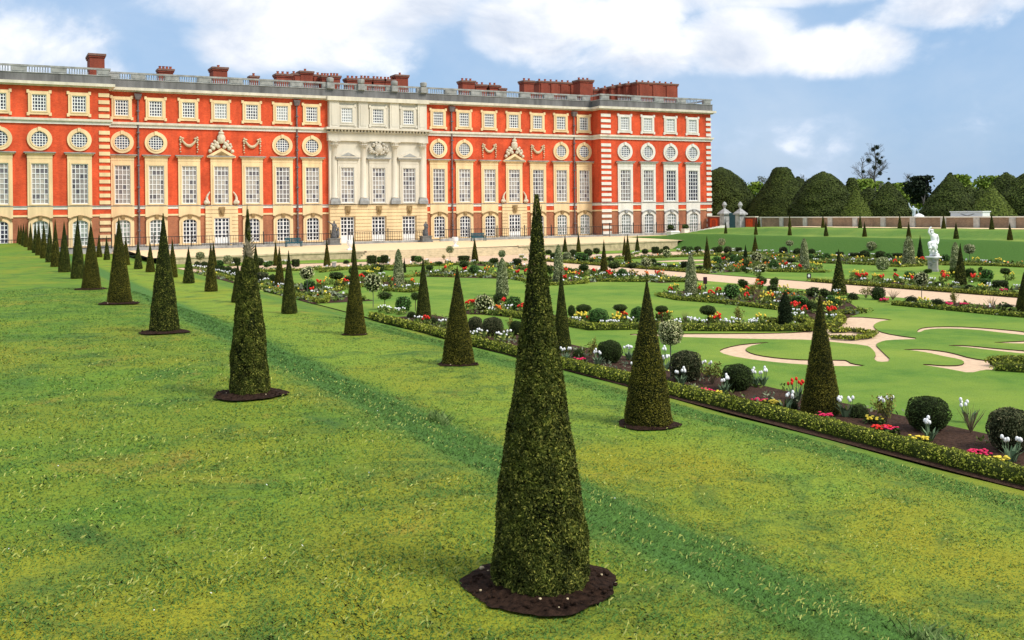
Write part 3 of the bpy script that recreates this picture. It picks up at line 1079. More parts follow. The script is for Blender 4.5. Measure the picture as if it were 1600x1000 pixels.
def shell_shrub(name, lobes, nleaf, ls, mats, seed, box=0.0, core_in=0.9, rough=0.05, zmin=0.0):
    """lobes: (cx,cy,cz,rx,ry,rz)"""
    rg = np.random.default_rng(seed)
    core = MB()
    areas = np.array([l[3] * l[5] for l in lobes])
    cnt = (nleaf * areas / areas.sum()).astype(int)
    Ps, Ns = [], []
    for l, c in zip(lobes, cnt):
        n = sphere_pts(c, rg)
        s = np.sign(n) * np.abs(n) ** (1 - box)
        lum = 1 + rough * (np.sin(n[:, 0] * 7 + seed) + np.sin(n[:, 1] * 8 + 1) + np.sin(n[:, 2] * 9 + 2))
        P = np.array(l[:3]) + s * np.array(l[3:]) * lum[:, None]
        P += n * rg.uniform(-0.6, 0.4, (c, 1)) * ls * 0.6
        k = P[:, 2] > zmin
        Ps.append(P[k])
        Ns.append(n[k])
        b = len(core.v)
        nu, nv = 12, 8
        for i in range(nv + 1):
            t = math.pi * i / nv
            for q in range(nu):
                a = 2 * math.pi * q / nu
                d = np.array([math.sin(t) * math.cos(a), math.sin(t) * math.sin(a), math.cos(t)])
                d = np.sign(d) * np.abs(d) ** (1 - box)
                core.v.append((l[0] + d[0] * l[3] * core_in, l[1] + d[1] * l[4] * core_in, max(zmin, l[2] + d[2] * l[5] * core_in)))
        for i in range(nv):
            for q in range(nu):
                r = (q + 1) % nu
                core.f.append((b + i * nu + q, b + (i + 1) * nu + q, b + (i + 1) * nu + r, b + i * nu + r))
                core.m.append(0)
    P, N = np.vstack(Ps), np.vstack(Ns)
    V = leaves(P, N, ls, rg, 0.8, 0.6)
    return quads_mesh(name, V, len(P), mats, core=core)


def open_shrub(name, nleaf, ls, mat, seed, spread=0.5, twigs=14):
    """unit height, fan of twigs with leaves round their upper half"""
    rg = np.random.default_rng(seed)
    core = MB()
    Ps = []
    for k in range(twigs):
        a = rg.uniform(0, 6.28)
        s = rg.uniform(0.25, 1.0) * spread
        h = rg.uniform(0.65, 1.0) * (1 - 0.25 * s / spread)
        p0 = np.array([0, 0, 0.0])
        p1 = np.array([s * 0.45 * math.cos(a), s * 0.45 * math.sin(a), h * 0.5])
        p2 = np.array([s * math.cos(a), s * math.sin(a), h])
        core.tube(p0, p1, 0.014, 0.010, 5)
        core.tube(p1, p2, 0.010, 0.004, 5)
        m = max(1, nleaf // twigs)
        t = rg.uniform(0.1, 1.05, (m, 1))
        P = p1 + (p2 - p1) * t + rg.normal(size=(m, 3)) * 0.06
        Ps.append(P)
    P = np.vstack(Ps)
    n = len(P)
    V = leaves(P, sphere_pts(n, rg), ls, rg, 0.9, 0.6)
    return quads_mesh(name, V, n, [twig_m, mat], core=core)


def stem_mesh(h, r, mat=bark_m):
    mb = MB()
    mb.tube((0, 0, 0), (0.01, 0.0, h * 0.5), r, r * 0.9, 7)
    mb.tube((0.01, 0, h * 0.5), (0, 0, h), r * 0.9, r * 0.8, 7)
    return mb.mesh('stem', mat)


STEM = stem_mesh(1.0, 0.02)
PALE_STEM = stem_mesh(1.0, 0.02, greybark_m)


def unit_ball(mats, seed, n, ls, box=0.12, rough=0.03):
    return shell_shrub('shrub_foliage', [(0, 0, 0.5, 0.5, 0.5, 0.5)], n, ls, mats, seed, box, 0.92, rough)


IN = yew_in
PB = {
    'ball': (unit_ball([IN, ball_m], 101, 5200, 0.045), unit_ball([IN, ball_m], 102, 700, 0.11)),
    'grey': (unit_ball([IN, ball_grey_m], 103, 5200, 0.045), unit_ball([IN, ball_grey_m], 104, 700, 0.11)),
    'light': (unit_ball([IN, light_m], 105, 3600, 0.055, 0.0, 0.04), unit_ball([IN, light_m], 106, 600, 0.12, 0.0, 0.05)),
    'var': (unit_ball([IN, vari_m], 107, 3000, 0.062, 0.0, 0.05), unit_ball([IN, vari_m], 108, 600, 0.12, 0.0, 0.06)),
    'dome': (shell_shrub('shrub_foliage', [(0, 0, 0.1, 0.5, 0.5, 0.9)], 3000, 0.055, [IN, ball_m], 109), shell_shrub('shrub_foliage', [(0, 0, 0.1, 0.5, 0.5, 0.9)], 600, 0.12, [IN, ball_m], 110)),
    'block': (unit_ball([IN, ball_m], 111, 3500, 0.05, 0.45, 0.02), unit_ball([IN, ball_m], 112, 700, 0.11, 0.45, 0.02)),
}
mop = [(-0.25, 0.05, 0.5, 0.25, 0.25, 0.32), (0.22, -0.05, 0.55, 0.27, 0.25, 0.36), (0, 0.15, 0.7, 0.28, 0.26, 0.3), (0.02, -0.2, 0.4, 0.3, 0.28, 0.34)]
PB['mop'] = (shell_shrub('shrub_foliage', mop, 3600, 0.06, [IN, mop_m], 113, rough=0.08), shell_shrub('shrub_foliage', mop, 800, 0.12, [IN, mop_m], 114, rough=0.09))
PB['lightmop'] = (shell_shrub('shrub_foliage', mop, 3600, 0.06, [IN, light_m], 115, rough=0.08), shell_shrub('shrub_foliage', mop, 800, 0.12, [IN, light_m], 116, rough=0.09))
PB['varmop'] = (shell_shrub('shrub_foliage', mop, 3000, 0.07, [IN, vari_m], 117, rough=0.08), shell_shrub('shrub_foliage', mop, 700, 0.13, [IN, vari_m], 118, rough=0.09))
lol = [(0, 0, 0.5, 0.5, 0.48, 0.45), (-0.25, 0.1, 0.45, 0.27, 0.3, 0.36), (0.24, -0.1, 0.5, 0.28, 0.28, 0.36)]
LOL = {'lolli': (shell_shrub('crown', lol, 3200, 0.06, [IN, mop_m], 121, rough=0.05), shell_shrub('crown', lol, 650, 0.12, [IN, mop_m], 122, rough=0.06)),
       'varlolli': PB['var'], 'silverlolli': (unit_ball([IN, silver_m], 123, 3000, 0.06, 0, 0.04), unit_ball([IN, silver_m], 124, 600, 0.12, 0, 0.04))}
light_in = plain('light_shrub_inner', (0.07, 0.09, 0.035), 0.9, 0.4, 6, 0.1)
LOL['silverlolli'] = (unit_ball([light_in, silver_m], 123, 3000, 0.06, 0, 0.04), unit_ball([light_in, silver_m], 124, 900, 0.12, 0, 0.04))
PYR = [yew_mesh('shrub_foliage', 1.0, 0.14, [(0, 0.92), (0.1, 1.0), (0.5, 0.86), (0.8, 0.6), (0.94, 0.35), (1, 0.1)], 3600, 0.032, 130 + k, [light_in, silver_m], 0.06, 0.9) for k in range(2)]
OPEN = [open_shrub('shrub_foliage', 420, 0.085, loose_m, 140 + k, 0.5, 16) for k in range(3)]
BARE = open_shrub('shrub_foliage', 30, 0.04, twig_m, 150, 0.55, 22)
SHAG = yew_mesh('shrub_foliage', 1.0, 0.22, [(0, 0.9), (0.1, 1), (0.5, 0.85), (0.8, 0.55), (1, 0.15)], 2600, 0.055, 160, [yew_in, dark_yew_m], 0.14, 0.82)

# kind, crown centre x, centre y, width, height, foot y (None: rests on the soil)
SH = [
    # front bed
    ('dome', 904, 552, 20, 13, None), ('open', 925, 545, 28, 32, 561), ('ball', 953, 551, 38, 35, None), ('ball', 998, 559, 20, 26, None), ('varlolli', 1048, 520, 37, 39, 590),
    ('grey', 1072, 574, 49, 48, None), ('openmop', 1113, 583, 38, 40, None), ('ball', 1152, 592, 47, 41, None), ('dome', 1342, 643, 31, 22, None), ('open', 1385, 637, 46, 50, 662),
    ('ball', 1450, 650, 62, 54, None), ('bare', 1517, 652, 44, 50, 677), ('grey', 1578, 675, 64, 68, None), ('dome', 643, 492, 16, 10, None), ('dome', 676, 502, 20, 12, None),
    ('var', 756, 476, 29, 29, None), ('grey', 743, 508, 22, 25, None), ('grey', 770, 511, 31, 29, None), ('openmop', 796, 506, 22, 20, None), ('ball', 807, 513, 20, 22, None),
    ('lolli', 601, 462, 22, 14, 484), ('light', 630, 476, 24, 24, None), ('varlolli', 583, 442, 26, 28, 481), ('lolli', 649, 463, 14, 14, 486), ('ball', 721, 497, 16, 22, None), ('dome', 1236, 632, 22, 16, None),
    # left bed
    ('varlolli', 480, 427, 20, 20, 458), ('light', 484, 447, 19, 19, None), ('lolli', 526, 431, 22, 13, 451), ('silverlolli', 313, 400, 13, 13, 418), ('ball', 308, 414, 9, 11, None),
    ('ball', 319, 415, 12, 12, None), ('light', 343, 411, 14, 9, None), ('silverlolli', 356, 406, 14, 14, 420), ('block', 369, 409, 12, 12, None), ('ball', 340, 420, 11, 11, None), ('ball', 347, 421, 11, 12, None),
    ('ball', 356, 423, 13, 13, None), ('ball', 367, 426, 14, 14, None), ('grey', 410, 434, 21, 17, None), ('ball', 426, 436, 12, 14, None), ('mop', 330, 417, 10, 11, None),
    # palace side
    ('ball', 405, 409, 13, 12, None), ('lightmop', 420, 413, 16, 11, None), ('block', 462, 411, 11, 12, None), ('block', 581, 406, 14, 14, None), ('light', 593, 406, 9, 10, None), ('block', 601, 405, 12, 13, None),
    ('dome', 541, 409, 10, 6, None), ('block', 647, 404, 9, 9, None), ('light', 654, 405, 12, 10, None), ('silverlolli', 703, 390, 11, 11, 405), ('block', 725, 404, 17, 9, None), ('openmop', 694, 402, 9, 9, None),
    ('lolli', 772, 407, 13, 9, 417), ('block', 808, 410, 13, 12, None), ('ball', 857, 394, 10, 7, None), ('block', 865, 401, 11, 11, None), ('silver', 886, 401, 14, 14, None), ('ball', 895, 396, 12, 12, None),
    ('lightmop', 909, 402, 23, 14, None), ('ball', 919, 395, 13, 12, None), ('lolli', 932, 392, 12, 10, 402), ('ball', 925, 408, 9, 6, None), ('ball', 954, 406, 10, 8, None),
    # corner bed
    ('mop', 591, 420, 21, 15, None), ('mop', 551, 425, 15, 13, None), ('mop', 569, 431, 13, 12, None), ('mop', 545, 438, 16, 14, None), ('pyr', 623, 419, 17, 60, 449), ('lolli', 671, 418, 12, 9, 430),
    ('lolli', 686, 411, 12, 6, 424),
    # long bed
    ('lolli', 725, 413, 17, 13, 427), ('light', 741, 422, 17, 15, None), ('pyrball', 785, 426, 20, 72, 462), ('ball', 781, 468, 21, 19, None), ('light', 803, 475, 24, 22, None), ('pyr', 873, 411, 17, 58, 441),
    ('lolli', 912, 418, 15, 12, 433), ('lolli', 959, 415, 18, 12, 429), ('lolli', 987, 415, 19, 10, 433), ('light', 972, 428, 16, 16, None), ('mop', 891, 424, 13, 10, None), ('varlolli', 1010, 410, 16, 14, 433),
    ('mop', 858, 422, 12, 16, None),
    # middle bed
    ('lolli', 912, 482, 23, 14, 503), ('lolli', 893, 486, 12, 20, 503), ('light', 935, 497, 31, 29, None), ('lolli', 969, 481, 22, 12, 503), ('light', 998, 493, 25, 27, None), ('lolli', 1034, 483, 18, 12, 504),
    ('lolli', 1106, 485, 23, 17, 507), ('open', 1156, 492, 29, 28, 507), ('shag', 1227, 482, 23, 50, 507), ('bare', 1070, 493, 14, 20, 504),
    # island bed
    ('pyr', 1080, 430, 19, 65, 462), ('light', 1143, 456, 25, 23, None), ('mop', 1161, 444, 19, 16, None), ('mop', 1190, 438, 17, 14, None), ('mop', 1210, 441, 15, 15, None), ('mop', 1207, 451, 21, 14, None),
    ('openmop', 1188, 463, 18, 18, None), ('open', 1178, 449, 16, 18, 462), ('lightmop', 1250, 472, 27, 20, None), ('mop', 1270, 457, 25, 16, None), ('mop', 1290, 460, 22, 18, None), ('lightmop', 1301, 471, 21, 18, None),
    ('mop', 1268, 480, 22, 18, None), ('open', 1245, 465, 20, 20, 480),
    # path bed
    ('dome', 1332, 463, 19, 11, None), ('open', 1353, 456, 21, 20, 466), ('ball', 1372, 459, 21, 20, None), ('bare', 1395, 459, 22, 18, 469), ('dome', 1424, 469, 22, 13, None), ('varlolli', 1440, 436, 21, 21, 474),
    ('dome', 1465, 472, 20, 10, None), ('open', 1492, 465, 23, 23, 478), ('bare', 1549, 471, 24, 20, 483), ('dome', 1574, 481, 26, 12, None),
    # far path bed
    ('light', 1422, 432, 18, 16, None), ('mop', 1490, 427, 14, 20, None), ('mop', 1516, 428, 17, 18, None), ('light', 1541, 430, 21, 18, None), ('light', 1540, 440, 17, 9, None), ('lolli', 1571, 424, 15, 11, 438),
    ('block', 1563, 446, 23, 15, None), ('dome', 1467, 444, 18, 8, None), ('lolli', 1399, 422, 6, 5, 436), ('dome', 1515, 449, 17, 8, None), ('mop', 1532, 421, 8, 9, None),
    ('dome', 1029, 414, 14, 7, None), ('dome', 1050, 417, 15, 7, None), ('block', 1070, 414, 12, 11, None), ('dome', 1094, 419, 16, 8, None), ('dome', 1120, 421, 16, 8, None), ('mop', 1021, 409, 10, 11, None),
    # east island bed
    ('light', 1120, 408, 15, 15, None), ('mop', 1133, 401, 13, 9, None), ('mop', 1141, 399, 12, 8, None), ('light', 1147, 406, 15, 15, None), ('mop', 1160, 405, 12, 8, None), ('varmop', 1182, 402, 16, 16, None),
    ('mop', 1167, 412, 15, 12, None), ('varmop', 1188, 421, 24, 16, None), ('mop', 1164, 421, 12, 12, None), ('light', 1209, 414, 15, 15, None), ('pyr', 1257, 397, 15, 50, 421), ('lolli', 1236, 407, 14, 8, 419), ('mop', 1196, 408, 12, 8, None),
    # east long bed
    ('light', 1267, 402, 10, 10, None), ('light', 1292, 401, 13, 11, None), ('lightmop', 1280, 403, 16, 8, None), ('silverlolli', 1379, 412, 20, 20, 424), ('pyr', 1420, 391, 19, 44, 413), ('light', 1477, 404, 14, 13, None),
    ('pyr', 1493, 401, 16, 46, 424), ('mop', 1450, 424, 14, 8, None),
    # bank foot bed
    ('ball', 1041, 389, 10, 9, None), ('block', 1024, 391, 11, 11, None), ('mop', 1033, 393, 9, 9, None), ('varlolli', 1042, 396, 12, 12, 404), ('ball', 1070, 390, 11, 10, None), ('light', 1078, 391, 13, 12, None),
    ('ball', 1090, 390, 11, 10, None), ('silverlolli', 1128, 378, 11, 11, 394), ('ball', 1117, 391, 11, 9, None), ('ball', 1124, 390, 10, 11, None), ('grey', 1137, 391, 12, 12, None), ('block', 1154, 391, 11, 9, None),
    ('silverlolli', 1234, 380, 11, 9, 398), ('grey', 1224, 392, 13, 12, None), ('ball', 1246, 394, 13, 12, None), ('ball', 1268, 394, 11, 10, None), ('block', 1335, 399, 18, 8, None), ('ball', 1351, 398, 15, 13, None),
    ('ball', 1376, 399, 16, 13, None), ('light', 1388, 402, 14, 13, None), ('block', 1402, 400, 16, 9, None), ('silverlolli', 1362, 384, 14, 13, 401), ('silverlolli', 1515, 389, 16, 15, 410), ('block', 1312, 397, 12, 7, None),
    ('ball', 1008, 393, 10, 8, None),
]
KLAB = {'ball': ('round clipped dark green ball', 'clipped ball'), 'grey': ('large greyish green clipped ball', 'clipped ball'), 'light': ('bright green rounded shrub', 'shrub'),
        'dome': ('low dark green clipped dome', 'clipped dome'), 'block': ('squat dark clipped block shrub', 'shrub'), 'mop': ('dark bushy shrub', 'shrub'), 'lightmop': ('bright bushy shrub', 'shrub'),
        'varmop': ('cream speckled bushy shrub', 'shrub'), 'var': ('cream speckled round shrub', 'shrub'), 'silver': ('silvery green round shrub', 'shrub'), 'openmop': ('loose olive green shrub', 'shrub'),
        'open': ('airy olive shrub with open twigs', 'shrub'), 'bare': ('nearly bare twiggy shrub', 'shrub'), 'lolli': ('dark standard with bushy head on a thin stem', 'standard tree'),
        'varlolli': ('cream speckled ball standard on a thin stem', 'standard tree'), 'silverlolli': ('pale green ball standard on a stem', 'standard tree'),
        'pyr': ('tall variegated pyramid shrub', 'pyramid shrub'), 'pyrball': ('tall variegated pyramid topped by a ball', 'pyramid shrub'), 'shag': ('dark shaggy little conifer', 'conifer')}


def bed_of(x, y):
    best, bd = None, 1e9
    for k, p in BEDS.items():
        n = len(p)
        inside = False
        for i in range(n):
            (x0, y0), (x1, y1) = p[i], p[(i + 1) % n]
            if (y0 > y) != (y1 > y) and x < (x1 - x0) * (y - y0) / (y1 - y0) + x0:
                inside = not inside
            ex, ey = x1 - x0, y1 - y0
            tt = max(0, min(1, ((x - x0) * ex + (y - y0) * ey) / (ex * ex + ey * ey + 1e-9)))
            dd = math.hypot(x - x0 - ex * tt, y - y0 - ey * tt)
            if dd < bd:
                bd, best = dd, k
        if inside:
            return k
    return best


BEDWORDS = {'front bed': 'in the front bed', 'left bed': 'in the left bed', 'middle bed': 'above the gravel scrolls', 'long bed': 'beyond the middle lawn',
            'island bed': 'in the near island bed', 'corner bed': 'near the left pyramid', 'path bed': 'before the gravel path',
            'upper path bed': 'before the upper path', 'far path bed': 'below the white statue', 'upper far path bed': 'beyond the upper path',
            'east island bed': 'in the far island bed', 'east long bed': 'on the statue lawn', 'bank foot bed': 'below the far bank',
            'palace side bed': 'below the palace steps', 'far palace side bed': 'below the retaining wall'}
SHRUB_SPOTS = []
todo = []
for s in SH:
    kind, cx, cy, w, h, foot = s
    by = foot if foot else cy + h * 0.5
    x, y, d = ground(cx, by)
    todo.append((kind, bed_of(x, y), cx, s, x, y, d))
count = {}
for kind, bd, cx, s, x, y, d in sorted(todo, key=lambda q: -q[2]):
    _, _, cy, w, h, foot = s
    k = (kind, bd)
    count[k] = count.get(k, 0) + 1
    tot = sum(1 for q in todo if (q[0], q[1]) == k)
    words, cat = KLAB[kind]
    lb = f'{words} {BEDWORDS[bd]}' + (f', {nth(count[k])} from right' if tot > 1 else '')
    s_ = d / 1600
    W, Hh = w * s_, h * s_
    near = 0 if d < 46 else 1
    # push the foot of a ball back by its radius so that its front stays where it is seen
    L = math.hypot(x, y)
    if foot is None:
        x, y = x * (1 + 0.35 * W / L), y * (1 + 0.35 * W / L)
    rot = (cx * 1.7) % 6.28
    SHRUB_SPOTS.append((x, y, W * 0.5))
    grp = {'clipped ball': 'clipped balls in the flower beds', 'clipped dome': 'low clipped domes in the flower beds', 'shrub': 'shrubs in the flower beds', 'standard tree': 'standards in the flower beds',
           'pyramid shrub': 'variegated pyramids in the flower beds'}.get(cat)
    if kind in ('lolli', 'varlolli', 'silverlolli'):
        zc = (foot - cy - h * 0.5) * s_
        t = thing('standard_shrub', lb, cat, (x, y, 0.01), grp)
        link('crown', LOL[kind][near], t, (0, 0, zc), rot, (W, W, Hh))
        link('stem', PALE_STEM if kind != 'lolli' else STEM, t, (0, 0, 0), 0, (1, 1, zc + Hh * 0.3))
    elif kind in ('open', 'openmop', 'bare'):
        me = BARE if kind == 'bare' else OPEN[int(cx) % 3]
        tag(link('loose_shrub', me, None, (x, y, 0.01), rot, (W, W, (by_ := (foot if foot else cy + h * 0.5) - (cy - h * 0.5)) * s_)), lb, cat, grp)
    elif kind in ('pyr', 'pyrball'):
        Ht = (foot - (cy - h * 0.5)) * s_
        t = thing('pyramid_shrub', lb, cat, (x, y, 0.01), grp)
        if kind == 'pyrball':
            link('foliage', PYR[0], t, (0, 0, 0), rot, (W / 0.28, W / 0.28, Ht * 0.82))
            link('top_ball', LOL['silverlolli'][1], t, (0, 0, Ht * 0.83), 0, (W * 0.55, W * 0.55, W * 0.55))
        else:
            link('foliage', PYR[int(cx) % 2], t, (0, 0, 0), rot, (W / 0.28, W / 0.28, Ht))
    elif kind == 'shag':
        tag(link('small_conifer', SHAG, None, (x, y, 0.01), rot, (W / 0.44, W / 0.44, 50 * s_)), lb, cat)
    else:
        me = LOL['silverlolli'][near] if kind == 'silver' else PB[kind][near]
        nm = {'ball': 'clipped_ball', 'grey': 'clipped_ball', 'dome': 'clipped_dome'}.get(kind, 'garden_shrub')
        tag(link(nm, me, None, (x, y, 0.0), rot, (W, W, Hh)), lb, cat, grp)


# ------------------------------------------------------------------ flowers
def tulip_meshes(pm, seed, n=7, h=0.36, spread=0.16):
    rg = np.random.default_rng(seed)
    lf, bl = MB(), MB()
    for k in range(n + 7):
        a = rg.uniform(0, 6.28)
        b = rg.uniform(0.3, 1.0) * spread
        p0 = Vector((b * 0.4 * math.cos(a), b * 0.4 * math.sin(a), 0))
        out = Vector((math.cos(a), math.sin(a), 0))
        side = Vector((-math.sin(a), math.cos(a), 0))
        hh = h * rg.uniform(0.5, 0.75)
        p1 = p0 + out * (spread * 0.35) + Vector((0, 0, hh * 0.6))
        p2 = p0 + out * (spread * rg.uniform(0.7, 1.1)) + Vector((0, 0, hh))
        wd = 0.028
        lf.poly([p0 - side * wd * 0.5, p0 + side * wd * 0.5, p1 + side * wd, p1 - side * wd])
        lf.poly([p1 - side * wd, p1 + side * wd, p2])
    spots = []
    for k in range(n):
        a = rg.uniform(0, 6.28)
        b = math.sqrt(rg.uniform(0.05, 1)) * spread
        hh = h * rg.uniform(0.75, 1.1)
        top = (b * math.cos(a), b * math.sin(a), hh)
        lf.tube((top[0] * 0.5, top[1] * 0.5, 0), top, 0.006, 0.005, 4)
        spots.append(top)
    r = 0.030
    bl.lathe([(0.008, 0), (r * 0.9, 0.015), (r, 0.04), (r * 0.8, 0.066), (r * 0.35, 0.08)], 0, 0, 0, 8)
    return lf.mesh('tulip_leaf_tuft', tulip_leaf_m), bl.mesh('tulip_bloom', pm, smooth=True), spots


def merged(name, a, b, scale_b=1.0):
    """one small mesh of leaves and blooms for clumps seen from afar"""
    bm = bmesh.new()
    bm.from_mesh(a)
    n0 = len(bm.faces)
    bm.from_mesh(b)
    bm.faces.ensure_lookup_table()
    for f in bm.faces[n0:]:
        f.material_index = 1
    me = bpy.data.meshes.new(name)
    bm.to_mesh(me)
    bm.free()
    me.materials.append(a.materials[0])
    me.materials.append(b.materials[0])
    return me


def low_meshes(pm, seed, n=26, spread=0.2, h=0.1):
    rg = np.random.default_rng(seed)
    a = rg.uniform(0, 6.28, 90)
    r = np.sqrt(rg.uniform(0, 1, 90)) * spread
    P = np.stack([r * np.cos(a), r * np.sin(a), rg.uniform(0.01, h, 90)], 1)
    N = np.tile(np.array([[0, 0, 1.0]]), (90, 1))
    lf = quads_mesh('primula_leaf_tuft', leaves(P, N, 0.09, rg, 0.7, 0.6), 90, [mop_m])
    bl = MB()
    bl.blob((0, 0, 0), (0.032, 0.032, 0.016), 0, 7, 4)
    spots = []
    for k in range(n):
        a = rg.uniform(0, 6.28)
        q = math.sqrt(rg.uniform(0, 1)) * spread * 0.9
        spots.append((q * math.cos(a), q * math.sin(a), h + rg.uniform(0, 0.04)))
    return lf, bl.mesh('primula_bloom', pm, smooth=True), spots


TUL = {'white': [tulip_meshes(white_p, 200 + k, 5 + k) for k in range(3)], 'red': [tulip_meshes(red_p, 210 + k, 9, 0.4, 0.22) for k in range(2)], 'orange': [tulip_meshes(orange_p, 220, 8, 0.4, 0.2)],
       'yellow': [tulip_meshes(yellow_p, 230 + k, 8, 0.4, 0.2) for k in range(2)], 'pink': [low_meshes(pink_p, 240 + k) for k in range(2)], 'lowred': [low_meshes(red_p, 245)], 'lowyellow': [low_meshes(yellow_p, 246, 16)]}


def far_tulips(pm, seed, n, h=0.36, spread=0.3, r=0.055):
    rg = np.random.default_rng(seed)
    m = 80
    a = rg.uniform(0, 6.28, m)
    q = np.sqrt(rg.uniform(0, 1, m)) * spread
    P = np.stack([q * np.cos(a), q * np.sin(a), rg.uniform(0.02, h * 0.75, m)], 1)
    lf = quads_mesh('leaf', leaves(P, np.tile(np.array([[0, 0.0, 1]]), (m, 1)), 0.15, rg, 0.9, 0.4, 0.8), m, [cover_m])
    bl = MB()
    for k in range(n):
        b = rg.uniform(0, 6.28)
        s = math.sqrt(rg.uniform(0, 1)) * spread
        bl.blob((s * math.cos(b), s * math.sin(b), h * rg.uniform(0.7, 1.1)), (r, r, r * 1.1), 0, 6, 4)
    return merged('flower_clump', lf, bl.mesh('b', pm, smooth=True))


FARF = {'white': [far_tulips(white_p, 300 + k, 6, 0.30, 0.24, 0.04) for k in range(2)], 'red': [far_tulips(red_p, 310 + k, 7, 0.40, 0.17, 0.052) for k in range(2)], 'orange': [far_tulips(orange_p, 320, 7, 0.4, 0.2, 0.045)],
        'yellow': [far_tulips(yellow_p, 330 + k, 9, 0.42, 0.28, 0.045) for k in range(2)], 'pink': [far_tulips(pink_p, 340, 10, 0.15, 0.25)]}
FL = []
for px, py in [(934, 571), (987, 592), (1066, 603), (1132, 616), (1192, 603), (1227, 645), (1322, 652), (1453, 690), (1580, 722), (983, 563), (1515, 660), (1106, 590), (711, 506), (690, 512), (655, 506), (884, 566), (830, 530), (740, 532), (752, 528), (782, 534), (1040, 580),
               (794, 530), (627, 492), (598, 488), (610, 490), (1180, 604), (1385, 652)]:
    FL.append(('white', px, py))
for px, py in [(905, 568), (1105, 618), (1185, 633), (1287, 658), (1387, 678), (1530, 718), (772, 543)]:
    FL.append(('pink', px, py))
FL += [('lowred', 667, 510), ('lowyellow', 1434, 694), ('lowyellow', 1365, 662), ('lowyellow', 1118, 622), ('lowred', 1378, 677), ('red', 1246, 626), ('lowyellow', 1207, 636), ('lowyellow', 1560, 728)]
for px, py in [(305, 421), (312, 422), (320, 423), (341, 428), (349, 430), (357, 432), (366, 434), (407, 442), (412, 444), (419, 443), (434, 448), (441, 452), (362, 431), (346, 414), (362, 416), (330, 426),
               (373, 436), (600, 410), (606, 409), (445, 412), (449, 413), (415, 414), (1036, 566)]:
    FL.append(('white', px, py))
